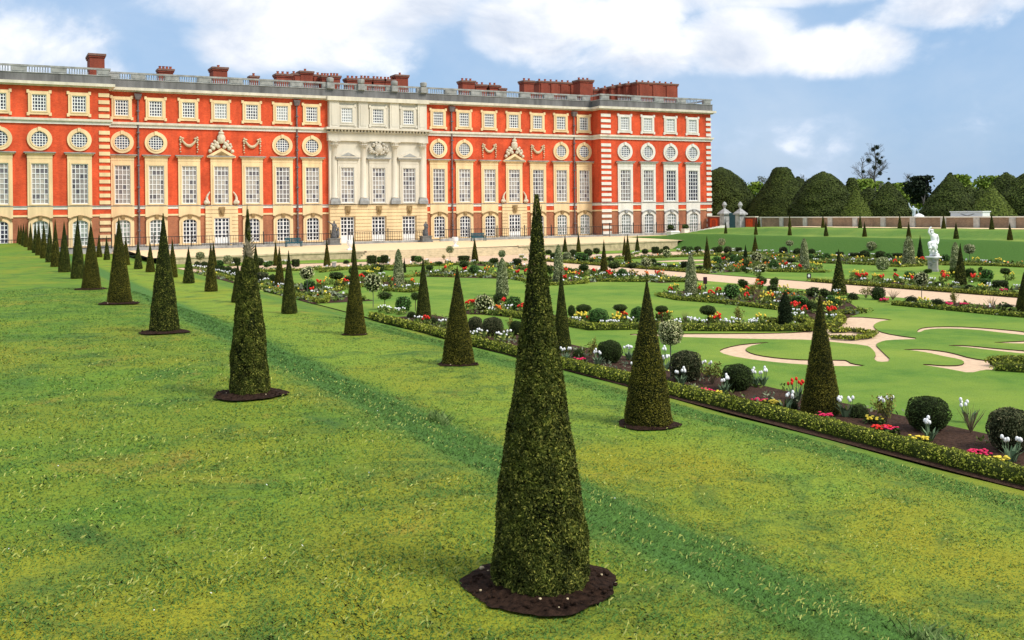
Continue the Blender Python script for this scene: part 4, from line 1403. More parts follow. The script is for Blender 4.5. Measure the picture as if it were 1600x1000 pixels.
FL += [('red', 498, 450), ('red', 486, 461), ('orange', 503, 451), ('yellow', 532, 446), ('orange', 536, 444), ('red', 541, 448), ('yellow', 528, 450), ('white', 490, 463), ('white', 512, 458), ('yellow', 515, 445), ('white', 547, 451),
       ('red', 612, 447), ('orange', 643, 448), ('white', 653, 452), ('white', 636, 455), ('white', 600, 455), ('yellow', 588, 428), ('yellow', 578, 433), ('red', 565, 440), ('white', 597, 434),
       ('red', 694, 426), ('red', 726, 428), ('yellow', 702, 421), ('white', 682, 430), ('white', 752, 431), ('orange', 760, 428), ('yellow', 765, 426), ('white', 726, 431), ('red', 808, 433), ('yellow', 797, 428), ('red', 823, 431), ('yellow', 835, 433),
       ('red', 886, 430), ('yellow', 893, 436), ('red', 901, 436), ('red', 884, 442), ('orange', 910, 433), ('red', 930, 431), ('white', 902, 441), ('red', 950, 433), ('red', 954, 437), ('white', 942, 434), ('white', 979, 437), ('red', 1028, 435),
       ('orange', 1033, 434), ('orange', 1009, 436), ('white', 1020, 438), ('yellow', 990, 433), ('white', 963, 437),
       ('red', 733, 483), ('red', 742, 482), ('red', 784, 480), ('red', 815, 489), ('orange', 777, 493), ('white', 768, 492), ('white', 795, 487), ('red', 907, 500), ('yellow', 913, 505), ('yellow', 905, 506), ('white', 900, 508), ('red', 920, 510), ('red', 975, 503),
       ('yellow', 962, 506), ('yellow', 965, 511), ('orange', 970, 504), ('white', 985, 508), ('red', 1030, 502), ('yellow', 1042, 500), ('orange', 1038, 503), ('yellow', 1112, 507), ('orange', 1116, 505), ('red', 1121, 508), ('white', 1131, 511), ('white', 1140, 514),
       ('white', 1085, 510), ('white', 1095, 512), ('white', 1080, 508), ('white', 1148, 509), ('white', 1175, 513), ('yellow', 1190, 507), ('white', 1180, 511), ('white', 1060, 512), ('white', 945, 513), ('white', 960, 513),
       ('red', 1049, 461), ('yellow', 1054, 455), ('white', 1050, 465), ('white', 1076, 469), ('yellow', 1097, 455), ('red', 1091, 460), ('red', 1111, 467), ('red', 1123, 462), ('white', 1125, 468), ('white', 1100, 467), ('red', 1169, 460), ('yellow', 1158, 464),
       ('red', 1165, 471), ('yellow', 1201, 469), ('white', 1214, 466), ('white', 1215, 480), ('yellow', 1196, 473), ('orange', 1185, 450), ('red', 1189, 452), ('orange', 1203, 472), ('red', 1239, 488), ('red', 1246, 487), ('red', 1255, 494), ('white', 1245, 494),
       ('white', 1251, 500), ('red', 1298, 497), ('red', 1303, 495), ('white', 1297, 503), ('yellow', 1312, 479), ('yellow', 1292, 486), ('white', 1239, 500), ('orange', 1236, 472), ('yellow', 1225, 458),
       ('white', 1308, 462), ('pink', 1381, 472), ('pink', 1480, 479), ('pink', 1508, 480), ('yellow', 1443, 480),
       ('red', 1342, 439), ('red', 1347, 440), ('red', 1352, 439), ('yellow', 1335, 435), ('yellow', 1341, 434), ('white', 1348, 444), ('yellow', 1370, 440), ('red', 1376, 442), ('white', 1386, 446), ('red', 1401, 440), ('white', 1410, 443), ('red', 1426, 445),
       ('yellow', 1420, 440), ('red', 1475, 435), ('red', 1477, 440), ('red', 1472, 442), ('white', 1492, 449), ('white', 1498, 448), ('red', 1518, 442), ('red', 1522, 441), ('orange', 1527, 440), ('white', 1546, 451), ('white', 1543, 454), ('yellow', 1577, 438),
       ('pink', 1569, 457), ('white', 1588, 454), ('white', 1455, 443), ('yellow', 1483, 437), ('white', 1452, 450), ('yellow', 1536, 456),
       ('orange', 1157, 423), ('orange', 1153, 425), ('yellow', 1160, 417), ('red', 1130, 411), ('orange', 1199, 420), ('yellow', 1141, 413), ('orange', 1174, 420), ('white', 1170, 427), ('white', 1144, 417), ('white', 1135, 421), ('orange', 1210, 408), ('red', 1226, 420),
       ('red', 1252, 424), ('white', 1240, 423), ('white', 1226, 424), ('yellow', 1267, 419), ('yellow', 1280, 421), ('white', 1184, 431), ('yellow', 1116, 418),
       ('red', 1397, 415), ('yellow', 1405, 410), ('yellow', 1345, 409), ('white', 1362, 411), ('red', 1441, 411), ('yellow', 1432, 411), ('yellow', 1470, 409), ('white', 1333, 411), ('white', 1537, 413), ('yellow', 1525, 412), ('yellow', 1302, 406), ('white', 1274, 411),
       ('yellow', 1313, 407), ('white', 1390, 412), ('yellow', 1560, 413)]
for px, py in [(1070, 396), (1083, 397), (1095, 396), (1112, 396), (1145, 396), (1160, 397), (1145, 393), (1185, 396), (1196, 396), (1206, 396), (1225, 398), (1238, 398), (1246, 399), (1280, 398), (1340, 402), (1365, 402), (1345, 401), (1060, 394), (1038, 420), (1064, 418),
               (1112, 421), (1104, 420), (868, 404), (900, 405), (918, 407), (935, 404), (938, 409), (700, 412), (666, 411), (740, 413), (800, 416), (806, 415), (820, 408), (830, 401), (815, 403), (1045, 401), (995, 398), (988, 400)]:
    FL.append(('white', px, py))
FLW = {'white': 'white tulips', 'red': 'red tulips', 'orange': 'orange tulips', 'yellow': 'yellow flowers', 'pink': 'pink primulas', 'lowred': 'low red flowers', 'lowyellow': 'low yellow primulas'}
items = []
for k, px, py in FL:
    x, y, d = ground(px, py)
    items.append((k, bed_of(x, y), px, x, y, d))
cnt, tot = {}, {}
for q in items:
    tot[(q[0], q[1])] = tot.get((q[0], q[1]), 0) + 1
FLOWER_SPOTS = []
for k, bd, px, x, y, d in sorted(items, key=lambda q: -q[2]):
    cnt[(k, bd)] = cnt.get((k, bd), 0) + 1
    lb = f'clump of {FLW[k]} {BEDWORDS[bd]}' + (f', {nth(cnt[(k, bd)])} from right' if tot[(k, bd)] > 1 else '')
    grp = f'clumps of {FLW[k]} in the beds'
    rot = (px * 2.3) % 6.28
    FLOWER_SPOTS.append((x, y))
    if d < 36 and k in TUL:
        lf, bl, spots = TUL[k][int(px) % len(TUL[k])]
        t = thing('flower_clump', lb, 'flowers', (x, y, 0.012), grp, rot, (1.15, 1.15, 1.1))
        link('leaf_tuft', lf, t)
        for q in spots:
            link('bloom', bl, t, q)
    else:
        kk = {'lowred': 'red', 'lowyellow': 'yellow'}.get(k, k)
        me = FARF[kk][int(px) % len(FARF[kk])]
        s = 1.0 if d < 60 else 1.15
        tag(link('flower_clump', me, None, (x, y, 0.012), rot, (s, s, s)), lb, 'flowers', grp)


# ground cover in the beds: uncountable small leaves and specks of blossom
def poly_area(p):
    return 0.5 * abs(sum(p[i][0] * p[(i + 1) % len(p)][1] - p[(i + 1) % len(p)][0] * p[i][1] for i in range(len(p))))


def pts_in(p, n, rg):
    p = np.array(p)
    lo, hi = p.min(0), p.max(0)
    out = []
    while sum(len(o) for o in out) < n:
        q = rg.uniform(lo, hi, (n * 2, 2))
        ins = np.zeros(len(q), bool)
        for i in range(len(p)):
            a, b = p[i], p[(i + 1) % len(p)]
            c = ((a[1] > q[:, 1]) != (b[1] > q[:, 1])) & (q[:, 0] < (b[0] - a[0]) * (q[:, 1] - a[1]) / (b[1] - a[1] + 1e-12) + a[0])
            ins ^= c
        out.append(q[ins])
    return np.vstack(out)[:n]


VV, MI = [], []
rgc = np.random.default_rng(77)
for k, p in BEDS.items():
    A = poly_area(p)
    cen = np.mean(np.array(p), 0)
    dist = math.hypot(*cen)
    front = k in ('front bed', 'left bed')
    if k == 'front bed':
        p = rect(15.7, 18.0, 8, 43)
        A = poly_area(p)
    if k == 'bank foot bed':
        A *= 0.8
    ls = 0.10 if k == 'front bed' else min(0.26, max(0.10, dist * 0.0035))
    nclump = int(A * (2.2 if k == 'front bed' else 1.9))
    C = pts_in(p, nclump, rgc)
    if k == 'front bed':
        C = C[rgc.uniform(0, 1, len(C)) < np.clip((np.hypot(C[:, 0], C[:, 1]) - 14) / 22, 0.3, 1)]
    per = 16
    idx = np.repeat(np.arange(len(C)), per)
    n = len(idx)
    rr = rgc.uniform(0.08, 0.3, len(C))[idx]
    off = rgc.normal(size=(n, 2)) * rr[:, None] * 0.7
    z = rgc.uniform(0.01, 1, n) * rgc.uniform(0.06, 0.22, len(C))[idx]
    P = np.stack([C[idx, 0] + off[:, 0], C[idx, 1] + off[:, 1], z + 0.012], 1)
    N = np.tile(np.array([[0, 0, 1.0]]), (n, 1)) + rgc.normal(size=(n, 3)) * 0.5
    N /= np.linalg.norm(N, axis=1, keepdims=True)
    VV.append(leaves(P, N, ls, rgc, 0.8, 0.5, 0.5))
    typ = rgc.choice([0, 1], len(C), p=[0.85, 0.15] if not front else [0.6, 0.4])
    MI.append(typ[idx])
    if k != 'front bed':
        m = int(A * 0.45)
        Q = pts_in(p, m, rgc)
        P = np.stack([Q[:, 0], Q[:, 1], rgc.uniform(0.12, 0.34, m)], 1)
        VV.append(leaves(P, np.tile(np.array([[-0.4, -0.7, 0.6]]), (m, 1)), max(0.07, dist * 0.0016), rgc, 0.5, 1.0))
        MI.append(rgc.choice([2, 2, 2, 3, 3, 4], m))
V = np.vstack(VV)
mi = np.concatenate(MI)
tag(link('ground_cover', quads_mesh('ground_cover', V, len(mi), [cover_m, sage_m, white_p, yellow_p, orange_p], mi=mi)), kind='stuff')

# ------------------------------------------------------------------ grass blades on the near lawn
rgg = np.random.default_rng(99)
n = 380000
th = rgg.uniform(R(27.1 - 30), R(27.1 + 30), n)
u = rgg.uniform(0, 1, n)
dd = 4.3 * (42 / 4.3) ** u
gx, gy = dd * np.sin(th), dd * np.cos(th)
ok = (gx < 14.4) & (gy > -2)
tx, ty, _ = ground(845, 916, 2.0)
ok &= np.hypot(gx - tx, gy - ty) > 0.50 + rgg.uniform(-0.05, 0.06, n)
t2 = ground(390, 617, 2.0)
ok &= np.hypot(gx - t2[0], gy - t2[1]) > 0.49 + rgg.uniform(-0.05, 0.05, n)
gx, gy, dd = gx[ok], gy[ok], dd[ok]
n = len(gx)
gz = np.interp(gx, TX, TZ)
gz += np.array([0.035 * mnoise.noise(Vector((a * 0.35, b * 0.35, 3.1))) for a, b in zip(gx, gy)])
clump = np.array([mnoise.noise(Vector((a * 2.2, b * 2.2, 9.0))) for a, b in zip(gx, gy)])
slope = ((gx > 4.6) & (gx < 8.0)) | ((gx > 12.2))
hb = (0.013 + 0.008 * np.clip(clump, -0.6, 1)) * rgg.uniform(0.6, 1.5, n) * np.where(slope, 1.5, 1.0) * (1 + dd * 0.012)
wb = 0.0022 + dd * 0.00042
a = rgg.uniform(0, 6.28, n)
lean = rgg.uniform(0.8, 2.6, n) * hb
base = np.stack([gx, gy, gz - 0.004], 1)
sd = np.stack([np.cos(a), np.sin(a), np.zeros(n)], 1) * wb[:, None]
b2 = rgg.uniform(0, 6.28, n)
tip = base + np.stack([np.cos(b2) * lean, np.sin(b2) * lean, hb], 1)
mid = base * 0.45 + tip * 0.55 + np.stack([np.zeros(n), np.zeros(n), hb * 0.12], 1)
V = np.empty((n, 4, 3))
V[:, 0] = base - sd
V[:, 1] = base + sd
V[:, 2] = mid * 0.35 + tip * 0.65 + sd * 0.5
V[:, 3] = tip
m = 26000
th = rgg.uniform(R(27.1 - 30), R(27.1 + 30), m)
d3 = 4.3 * (22 / 4.3) ** rgg.uniform(0, 1, m)
sx_, sy_ = d3 * np.sin(th), d3 * np.cos(th)
cl = np.array([mnoise.noise(Vector((p * 1.1, q * 1.1, 4.0))) for p, q in zip(sx_, sy_)])
ok = (cl > -0.05) & (sx_ < 14.2) & (np.hypot(sx_ - tx, sy_ - ty) > 0.56) & (np.hypot(sx_ - t2[0], sy_ - t2[1]) > 0.55)
sx_, sy_, d3 = sx_[ok], sy_[ok], d3[ok]
m = len(sx_)
b0 = np.stack([sx_, sy_, np.interp(sx_, TX, TZ) + 0.02], 1)
ln = rgg.uniform(0.02, 0.05, m)
a3 = rgg.uniform(0, 6.28, m)
tp = b0 + np.stack([np.cos(a3) * ln, np.sin(a3) * ln, rgg.uniform(0.004, 0.035, m)], 1)
s3 = np.stack([-np.sin(a3), np.cos(a3), np.zeros(m)], 1) * (0.0013 + d3 * 0.00022)[:, None]
V2 = np.stack([b0 - s3, b0 + s3, (b0 + tp) / 2 + s3 + np.array([0, 0, 0.012]), tp], 1)
mi2 = np.where(rgg.uniform(0, 1, m) < 0.55, 1, 0)
q = 34
th = rgg.uniform(R(27.1 - 30), R(27.1 + 8), q)
d4 = 4.6 * (20 / 4.6) ** rgg.uniform(0, 1, q)
P4 = np.stack([d4 * np.sin(th), d4 * np.cos(th), np.interp(d4 * np.sin(th), TX, TZ) + 0.035], 1)
V4 = leaves(P4, np.tile(np.array([[0, 0, 1.0]]), (q, 1)), 0.018, rgg, 0.4, 0.8).reshape(-1, 4, 3)
VA = np.concatenate([V, V2, V4])
MA = np.concatenate([np.zeros(n, int), mi2, np.full(q, 2)])
straw_m = leafmat('straw_blades', (0.27, 0.33, 0.06), (0.44, 0.46, 0.14))
tag(link('grass', quads_mesh('grass', VA.reshape(-1, 3), len(VA), [blade_m, straw_m, white_p], mi=MA)), kind='stuff')


tuft_m = leafmat('long_grass', (0.09, 0.17, 0.05), (0.24, 0.33, 0.12))


# taller tufts seen on the slope of the lawn
def tuft(px, py, zz, n, h, label, mat, seed):
    rg = np.random.default_rng(seed)
    x, y, d = ground(px, py, zz)
    a = rg.uniform(0, 6.28, n)
    q = np.sqrt(rg.uniform(0, 1, n)) * 0.22
    bx = np.stack([q * np.cos(a), q * np.sin(a) * 1.5, np.zeros(n)], 1)
    hh = h * rg.uniform(0.5, 1, n)
    tp = bx + np.stack([rg.normal(size=n) * 0.08, rg.normal(size=n) * 0.08, hh], 1)
    sd = np.stack([np.cos(a + 1), np.sin(a + 1), np.zeros(n)], 1) * 0.008
    V = np.stack([bx - sd, bx + sd, (bx + tp) / 2 + sd * 0.9 + np.array([0, 0, 0.02]), tp], 1)
    zg = terr_z(x)
    tag(link('grass_tuft', quads_mesh('grass_tuft', V.reshape(-1, 3), n, [mat]), None, (x, y, zg)), label, 'grass tuft', 'long grass tufts on the lawn slope')


tuft(683, 672, 0.85, 160, 0.22, 'long blue green grass tuft on the lawn slope left of the nearest obelisk', tuft_m, 1)
tuft(1450, 960, 1.3, 140, 0.16, 'pale long grass tuft on the lawn slope in the lower right', tuft_m, 2)


# ------------------------------------------------------------------ palace
YM, YP = 125.0, 122.7
palace = thing('palace', 'long red brick palace front with cream window surrounds and a white stone centre', 'palace', (44.6, YM, 0.0))
PO = Vector((44.6, YM, 0.0))


def part(name, mesh, loc=(0, 0, 0), parent=None, label=None):
    o = link(name, mesh, parent or palace, Vector(loc) - PO if parent is None else loc)
    if label:
        o['label'] = label
    return o


LP = (-7.1, 12.2)
RP = (77.0, 96.3)
CX0, CX1 = 38.1, 51.2
Z_G = 4.86
Z_T = 19.05
mb = MB()
mb.box(12.2, 77.0, YM, YM + 22, Z_G, Z_T)
part('brick_wall', mb.mesh('brick_wall', brick_m))
mb = MB()
mb.box(LP[0], LP[1], YP, YM + 22.2, Z_G, Z_T)
part('pavilion_wall', mb.mesh('pavilion_wall', brick_m))
mb = MB()
mb.box(RP[0], RP[1], YP, YM + 22.2, Z_G, Z_T)
part('pavilion_wall', mb.mesh('pavilion_wall', brick_m))
for (x0, x1, y0) in ((12.2, 77.0, YM), LP + (YP,), RP + (YP,)):
    mb = MB()
    mb.box(x0, x1, y0 + 0.02, YM + 22, 0.2, Z_G)
    part('ground_storey', mb.mesh('ground_storey', brick2_m))
    mb = MB()
    mb.box(x0 - 0.1, x1 + 0.1, y0 - 0.22, y0 + 0.3, 0.2, 1.32)
    mb.box(x0 - 0.15, x1 + 0.15, y0 - 0.28, y0 + 0.3, 1.32, 1.44)
    part('plinth', mb.mesh('plinth', grey2_m))


def outline_bands(name, z0, z1, proud, mat, zone='all', lip=None):
    """moulding that follows the whole front: pavilion - main - pavilion"""
    mb = MB()
    p = proud
    segs = [(LP[0] - p, LP[1] + p, YP - p, YP + 0.05), (LP[1], RP[0], YM - p, YM + 0.05), (RP[0] - p, RP[1] + p, YP - p, YP + 0.05)]
    for i, (x0, x1, ya, yb) in enumerate(segs):
        if i == 1:
            x0, x1 = LP[1] + p, RP[0] - p
        mb.box(x0, x1, ya, yb, z0, z1)
        if i == 0:
            mb.box(LP[1] - 0.05, LP[1] + p, YP + 0.05, YM + 0.05, z0, z1)
        if i == 2:
            mb.box(RP[0] - p, RP[0] + 0.05, YP + 0.05, YM + 0.05, z0, z1)
            mb.box(RP[1] - 0.05, RP[1] + p, YP + 0.05, YM + 20, z0, z1)
    part(name, mb.mesh(name, mat))


outline_bands('cornice', 19.05, 19.2, 0.3, lime_m)
outline_bands('cornice', 19.2, 19.52, 0.62, lime_m)
outline_bands('parapet', 19.52, 20.42, 0.22, grey_m)
outline_bands('parapet_coping', 20.42, 20.5, 0.28, grey2_m)
outline_bands('string_course', 14.95, 15.3, 0.16, pav_m)
outline_bands('string_course', 15.3, 15.56, 0.34, lime_m)
outline_bands('white_band', 5.58, 5.88, 0.06, pav_m)
outline_bands('sill_moulding', 5.885, 5.965, 0.15, grey2_m)
outline_bands('cream_band', 4.76, 4.97, 0.07, cream_m)
mb = MB()
mb.box(LP[0] + 0.5, RP[1] - 0.5, YM + 0.3, YM + 21.5, 19.3, 19.6)
part('roof', mb.mesh('roof', roof_m))

# balustrade: pedestals and sections of turned balusters
BAYS_L = [13.78 + 3.706 * k for k in range(7)]
BAYS_C = [40.4, 44.55, 48.7]
BAYS_R = [53.1 + 3.735 * k for k in range(7)]
PAV_L = [-3.0, 1.15, 5.08, 9.08]
PAV_R = [80.95, 84.9, 88.88, 92.86]


def balusters(xc, yf, w):
    mb = MB()
    n = int(w / 0.26)
    for k in range(n):
        x = -w / 2 + (k + 0.5) * w / n
        mb.lathe([(0.06, 0), (0.05, 0.06), (0.085, 0.2), (0.045, 0.42), (0.045, 0.5), (0.07, 0.58)], x, 0, 0, 6, cap=False)
    me = mb.mesh('balustrade_section', balus_m)
    part('balustrade_section', me, (xc, yf + 0.1, 20.5))


def pedestal(xc, yf, w):
    mb = MB()
    mb.box(-w / 2, w / 2, -0.16, 0.3, 0, 0.6)
    mb.box(-w / 2 + 0.12, w / 2 - 0.12, -0.2, -0.16, 0.1, 0.5)
    part('parapet_pedestal', mb.mesh('parapet_pedestal', grey2_m), (xc, yf, 20.5))


for bays, yf, sp, lim in ((PAV_L, YP, 4.0, None), (BAYS_L + BAYS_C + BAYS_R, YM, 3.75, None), (PAV_R, YP, 3.98, None)):
    for i, b in enumerate(bays):
        balusters(b, yf, 2.1)
    edges = [(a + b) / 2 for a, b in zip(bays[:-1], bays[1:])]
    for e_ in edges:
        pedestal(e_, yf, 1.6)
for xx, yf in ((LP[0] + 0.6, YP), (11.6, YP), (77.7, YP), (95.6, YP), (76.0, YM), (12.9, YM)):
    pedestal(xx, yf, 1.3)
outline_bands('balustrade_rail', 21.1, 21.3, 0.2, grey2_m)
for xx in (38.4, 42.45, 46.95, 51.0):
    mb = MB()
    mb.box(-0.45, 0.45, -0.32, 0.32, 0, 0.75)
    mb.lathe([(0.25, 0.75), (0.42, 0.85), (0.46, 1.05), (0.46, 1.3), (0.3, 1.38)], 0, 0, 0, 10)
    part('parapet_drum', mb.mesh('parapet_drum', grey2_m), (xx, YM - 0.25, 20.5))


# windows
def sash(w, h, cols, rows, bar=0.075, frame=0.11, meeting=False):
    gl, fr = MB(), MB()
    for i in range(cols):
        for j in range(rows):
            x0, x1 = -w / 2 + w * i / cols, -w / 2 + w * (i + 1) / cols
            z0, z1 = h * j / rows, h * (j + 1) / rows
            gl.poly([(x0 + 0.01, -0.03, z0 + 0.01), (x1 - 0.01, -0.03, z0 + 0.01), (x1 - 0.01, -0.03, z1 - 0.01), (x0 + 0.01, -0.03, z1 - 0.01)])
    fr.box(-w / 2 - 0.02, -w / 2 + frame, -0.10, -0.01, 0, h)
    fr.box(w / 2 - frame, w / 2 + 0.02, -0.10, -0.01, 0, h)
    fr.box(-w / 2 + frame, w / 2 - frame, -0.10, -0.01, 0, frame)
    fr.box(-w / 2 + frame, w / 2 - frame, -0.10, -0.01, h - frame, h)
    for i in range(1, cols):
        x = -w / 2 + w * i / cols
        b = bar * (1.6 if meeting and i * 2 == cols else 1)
        fr.box(x - b / 2, x + b / 2, -0.085, -0.02, frame, h - frame)
    for j in range(1, rows):
        z = h * j / rows
        fr.box(-w / 2 + frame, w / 2 - frame, -0.080, -0.022, z - bar / 2, z + bar / 2)
    return gl, fr


def rect_pts(w, z0, z1):
    return [(-w / 2, z0), (w / 2, z0), (w / 2, z1), (-w / 2, z1)]


def arch_pts(w, z0, zs, rise, n=10):
    pts = [(-w / 2, z0), (w / 2, z0)]
    for k in range(n + 1):
        a = math.pi * k / n
        pts.append((w / 2 * math.cos(a), zs + rise * math.sin(a)))
    return pts


def circ(r, n=28):
    return [(r * math.cos(2 * math.pi * k / n), r * math.sin(2 * math.pi * k / n)) for k in range(n)]


WM = {}


def make_window(key, stone, glass):
    kind = key[0]
    if kind == 'tall':
        gl, fr = sash(1.74, 4.46, 4, 8)
        su = MB()
        su.ring(rect_pts(2.5, -0.17, 5.0), rect_pts(1.72, 0.0, 4.46), 0.0, -0.17)
        su.ring(rect_pts(2.06, -0.12, 4.64), rect_pts(1.70, 0.01, 4.45), -0.17, -0.22)
        su.box(-1.27, 1.27, -0.2, 0, 5.0, 5.42)
        su.box(-1.45, 1.45, -0.34, 0, 5.42, 5.58)
        su.box(-1.6, 1.6, -0.48, 0, 5.58, 5.70, 1)
        mats = [stone, grey2_m]
    elif kind == 'upper':
        gl, fr = sash(1.46, 1.82, 5, 5, 0.09, 0.11)
        su = MB()
        su.ring(rect_pts(2.2, -0.38, 2.18), rect_pts(1.46, 0.0, 1.82), 0.0, -0.16)
        su.ring(rect_pts(1.72, -0.12, 1.96), rect_pts(1.44, 0.01, 1.81), -0.16, -0.21)
        for sx in (-1, 1):
            su.box(sx * 1.1 - 0.14, sx * 1.1 + 0.14, -0.19, 0, 1.95, 2.3)
            su.box(sx * 1.1 - 0.14, sx * 1.1 + 0.14, -0.19, 0, -0.5, -0.15)
        mats = [stone]
    elif kind == 'round':
        gl, fr = sash(1.72, 1.72, 6, 6, 0.075, 0.02)
        for q in (gl, fr):
            q.v = [(v[0], v[1], v[2] - 0.86) for v in q.v]
        su = MB()
        su.ring(circ(1.26), circ(0.83), 0.0, -0.16)
        su.ring(circ(0.98), circ(0.82), -0.16, -0.21)
        su.box(-0.17, 0.17, -0.28, -0.02, 0.9, 1.32)
        mats = [stone]
    elif kind == 'arched':
        gl, fr = sash(1.62, 2.86, 4, 6, 0.085, 0.12, True)
        su = MB()
        inner = arch_pts(1.6, 0.0, 2.42, 0.44)
        su.ring(arch_pts(2.4, -0.02, 2.55, 0.72), inner, 0.0, -0.2)
        su.ring(arch_pts(1.9, -0.01, 2.46, 0.56), arch_pts(1.59, 0.01, 2.42, 0.43), -0.2, -0.25)
        hood = [(1.2 * math.cos(a), 2.56 + 0.74 * math.sin(a)) for a in np.linspace(0.35, math.pi - 0.35, 12)]
        hood2 = [(p[0] * 1.07, p[1] + 0.1) for p in hood]
        su.plate(hood + hood2[::-1], -0.02, -0.34, 1)
        su.box(-0.2, 0.2, -0.4, -0.02, 2.95, 3.42, 1)
        su.box(-1.3, 1.3, -0.3, 0, -0.18, -0.025)
        mats = [stone, key_m if stone != pav_m else grey2_m]
    elif kind == 'door':
        gl, fr = sash(1.78, 2.45, 4, 5, 0.1, 0.12, True)
        for q in (gl, fr):
            q.v = [(v[0], v[1], v[2] + 1.0) for v in q.v]
        fr.box(-0.91, 0.91, -0.1, -0.01, 0, 0.995)
        for sx in (-0.46, 0.46):
            fr.box(sx - 0.3, sx + 0.3, -0.125, -0.1, 0.15, 0.82)
        su = MB()
        su.ring(rect_pts(2.3, -0.05, 3.72), rect_pts(1.8, 0.0, 3.45), 0.0, -0.22)
        mats = [stone]
    WM[key] = (gl.mesh('glass', glass), fr.mesh('window', paint_m), su.mesh('surround', mats))


def put_window(kind, stone, glass, x, yf, z, label=None):
    key = (kind, stone.name, glass.name)
    if key not in WM:
        make_window(key, stone, glass)
    gl, fr, su = WM[key]
    nm = {'tall': 'tall_window', 'upper': 'attic_window', 'round': 'round_window', 'arched': 'arched_window', 'door': 'glazed_door'}[kind]
    w = part(nm, fr, (x, yf, z), None, label)
    link('glass', gl, w)
    link('surround', su, w)
    return w


def festoon(x, yf, z):
    mb = MB()
    for k in range(15):
        t = k / 14
        xx = -0.75 + 1.5 * t
        zz = -0.62 * (1 - (2 * t - 1) ** 2)
        mb.blob((xx, -0.12, zz), 0.13 + 0.06 * math.sin(math.pi * t), 0, 7, 5)
    for sx in (-1, 1):
        for k in range(7):
            mb.blob((sx * (0.95 + 0.06 * (k % 2)), -0.12, 0.35 - 0.28 * k), 0.15 - 0.01 * k, 0, 7, 5)
        mb.blob((sx * 0.78, -0.12, 0.25), (0.26, 0.1, 0.12), 0, 7, 5)
    part('festoon', mb.mesh('festoon', relief_m, smooth=True), (x, yf, z))


def crest(x, yf):
    mb = MB()
    # pediment and carved trophy over it
    mb.plate([(-1.65, 11.62), (1.65, 11.62), (1.7, 11.8), (0, 12.75), (-1.7, 11.8)], 0, -0.42, 0)
    mb.plate([(-1.15, 11.75), (1.15, 11.75), (0, 12.4)], -0.42, -0.46, 1)
    part('crest_pediment', mb.mesh('crest_pediment', [cream_m, key_m]), (x, yf, 0))
    mb = MB()
    mb.blob((0, -0.3, 13.9), (0.5, 0.25, 0.62), 0, 10, 8)
    mb.blob((0, -0.32, 14.55), (0.36, 0.2, 0.2), 0)
    mb.blob((0, -0.32, 14.85), (0.16, 0.16, 0.28), 0)
    for sx in (-1, 1):
        for (dx, dz, r) in ((0.65, 13.1, 0.3), (0.95, 12.75, 0.28), (1.3, 12.4, 0.24), (0.75, 13.55, 0.2), (1.05, 13.2, 0.2), (0.5, 13.3, 0.28), (1.15, 12.95, 0.18), (0.35, 12.9, 0.25)):
            mb.blob((sx * dx, -0.28, dz), (r, 0.22, r), 0, 7, 5)
    part('crest_carving', mb.mesh('crest_carving', plain_relief, smooth=True), (x, yf, 0))
    for sx in (-1, 1):
        mb = MB()
        for k in range(14):
            a = k / 13
            mb.blob((sx * (1.4 + 0.34 * math.sin(a * 2.6)), -0.2, 7.5 - 1.25 * a), 0.08 + 0.15 * a, 0, 7, 5)
        mb.blob((sx * 1.85, -0.2, 6.28), 0.27, 0, 8, 6)
        part('scroll_console', mb.mesh('scroll_console', plain_relief, smooth=True), (x, yf, 0))


plain_relief = plain('carved_stone', (0.66, 0.58, 0.44), 0.8, 0.3, 5, 0.2)


def rusticated(x0, x1, yf, z0, z1, proud, holes, mat, name):
    """courses of blocks, interrupted at openings (x0,x1,z1)"""
    mb = MB()
    z = z0
    hgt = 0.44
    while z < z1 - 0.05:
        zt = min(z + hgt, z1)
        spans = [(x0, x1)]
        for (a, b, zz) in holes:
            if z < zz - 0.2:
                ns = []
                for (p, q) in spans:
                    if a > p and b < q:
                        ns += [(p, a), (b, q)]
                    else:
                        ns.append((p, q))
                spans = ns
        for (p, q) in spans:
            mb.box(p, q, yf - proud, yf + 0.01, z + 0.03, zt - 0.03)
            mb.box(p + 0.03, q - 0.03, yf - proud + 0.10, yf + 0.01, zt - 0.03, zt + 0.03)
        z = zt
    part(name, mb.mesh(name, mat))


def keystone(x, yf, z):
    mb = MB()
    mb.plate([(-0.24, 0), (0.24, 0), (0.36, 1.0), (-0.36, 1.0)], 0, -0.16)
    mb.blob((0, -0.2, 0.5), (0.2, 0.1, 0.34))
    part('keystone', mb.mesh('keystone', key_m, smooth=False), (x, yf, z))


def apron(x, yf, stone, z0=4.62, w=2.5):
    mb = MB()
    mb.box(-w / 2, w / 2, -0.12, 0.01, z0, 5.88)
    part('apron', mb.mesh('apron', stone), (x, yf, 0))


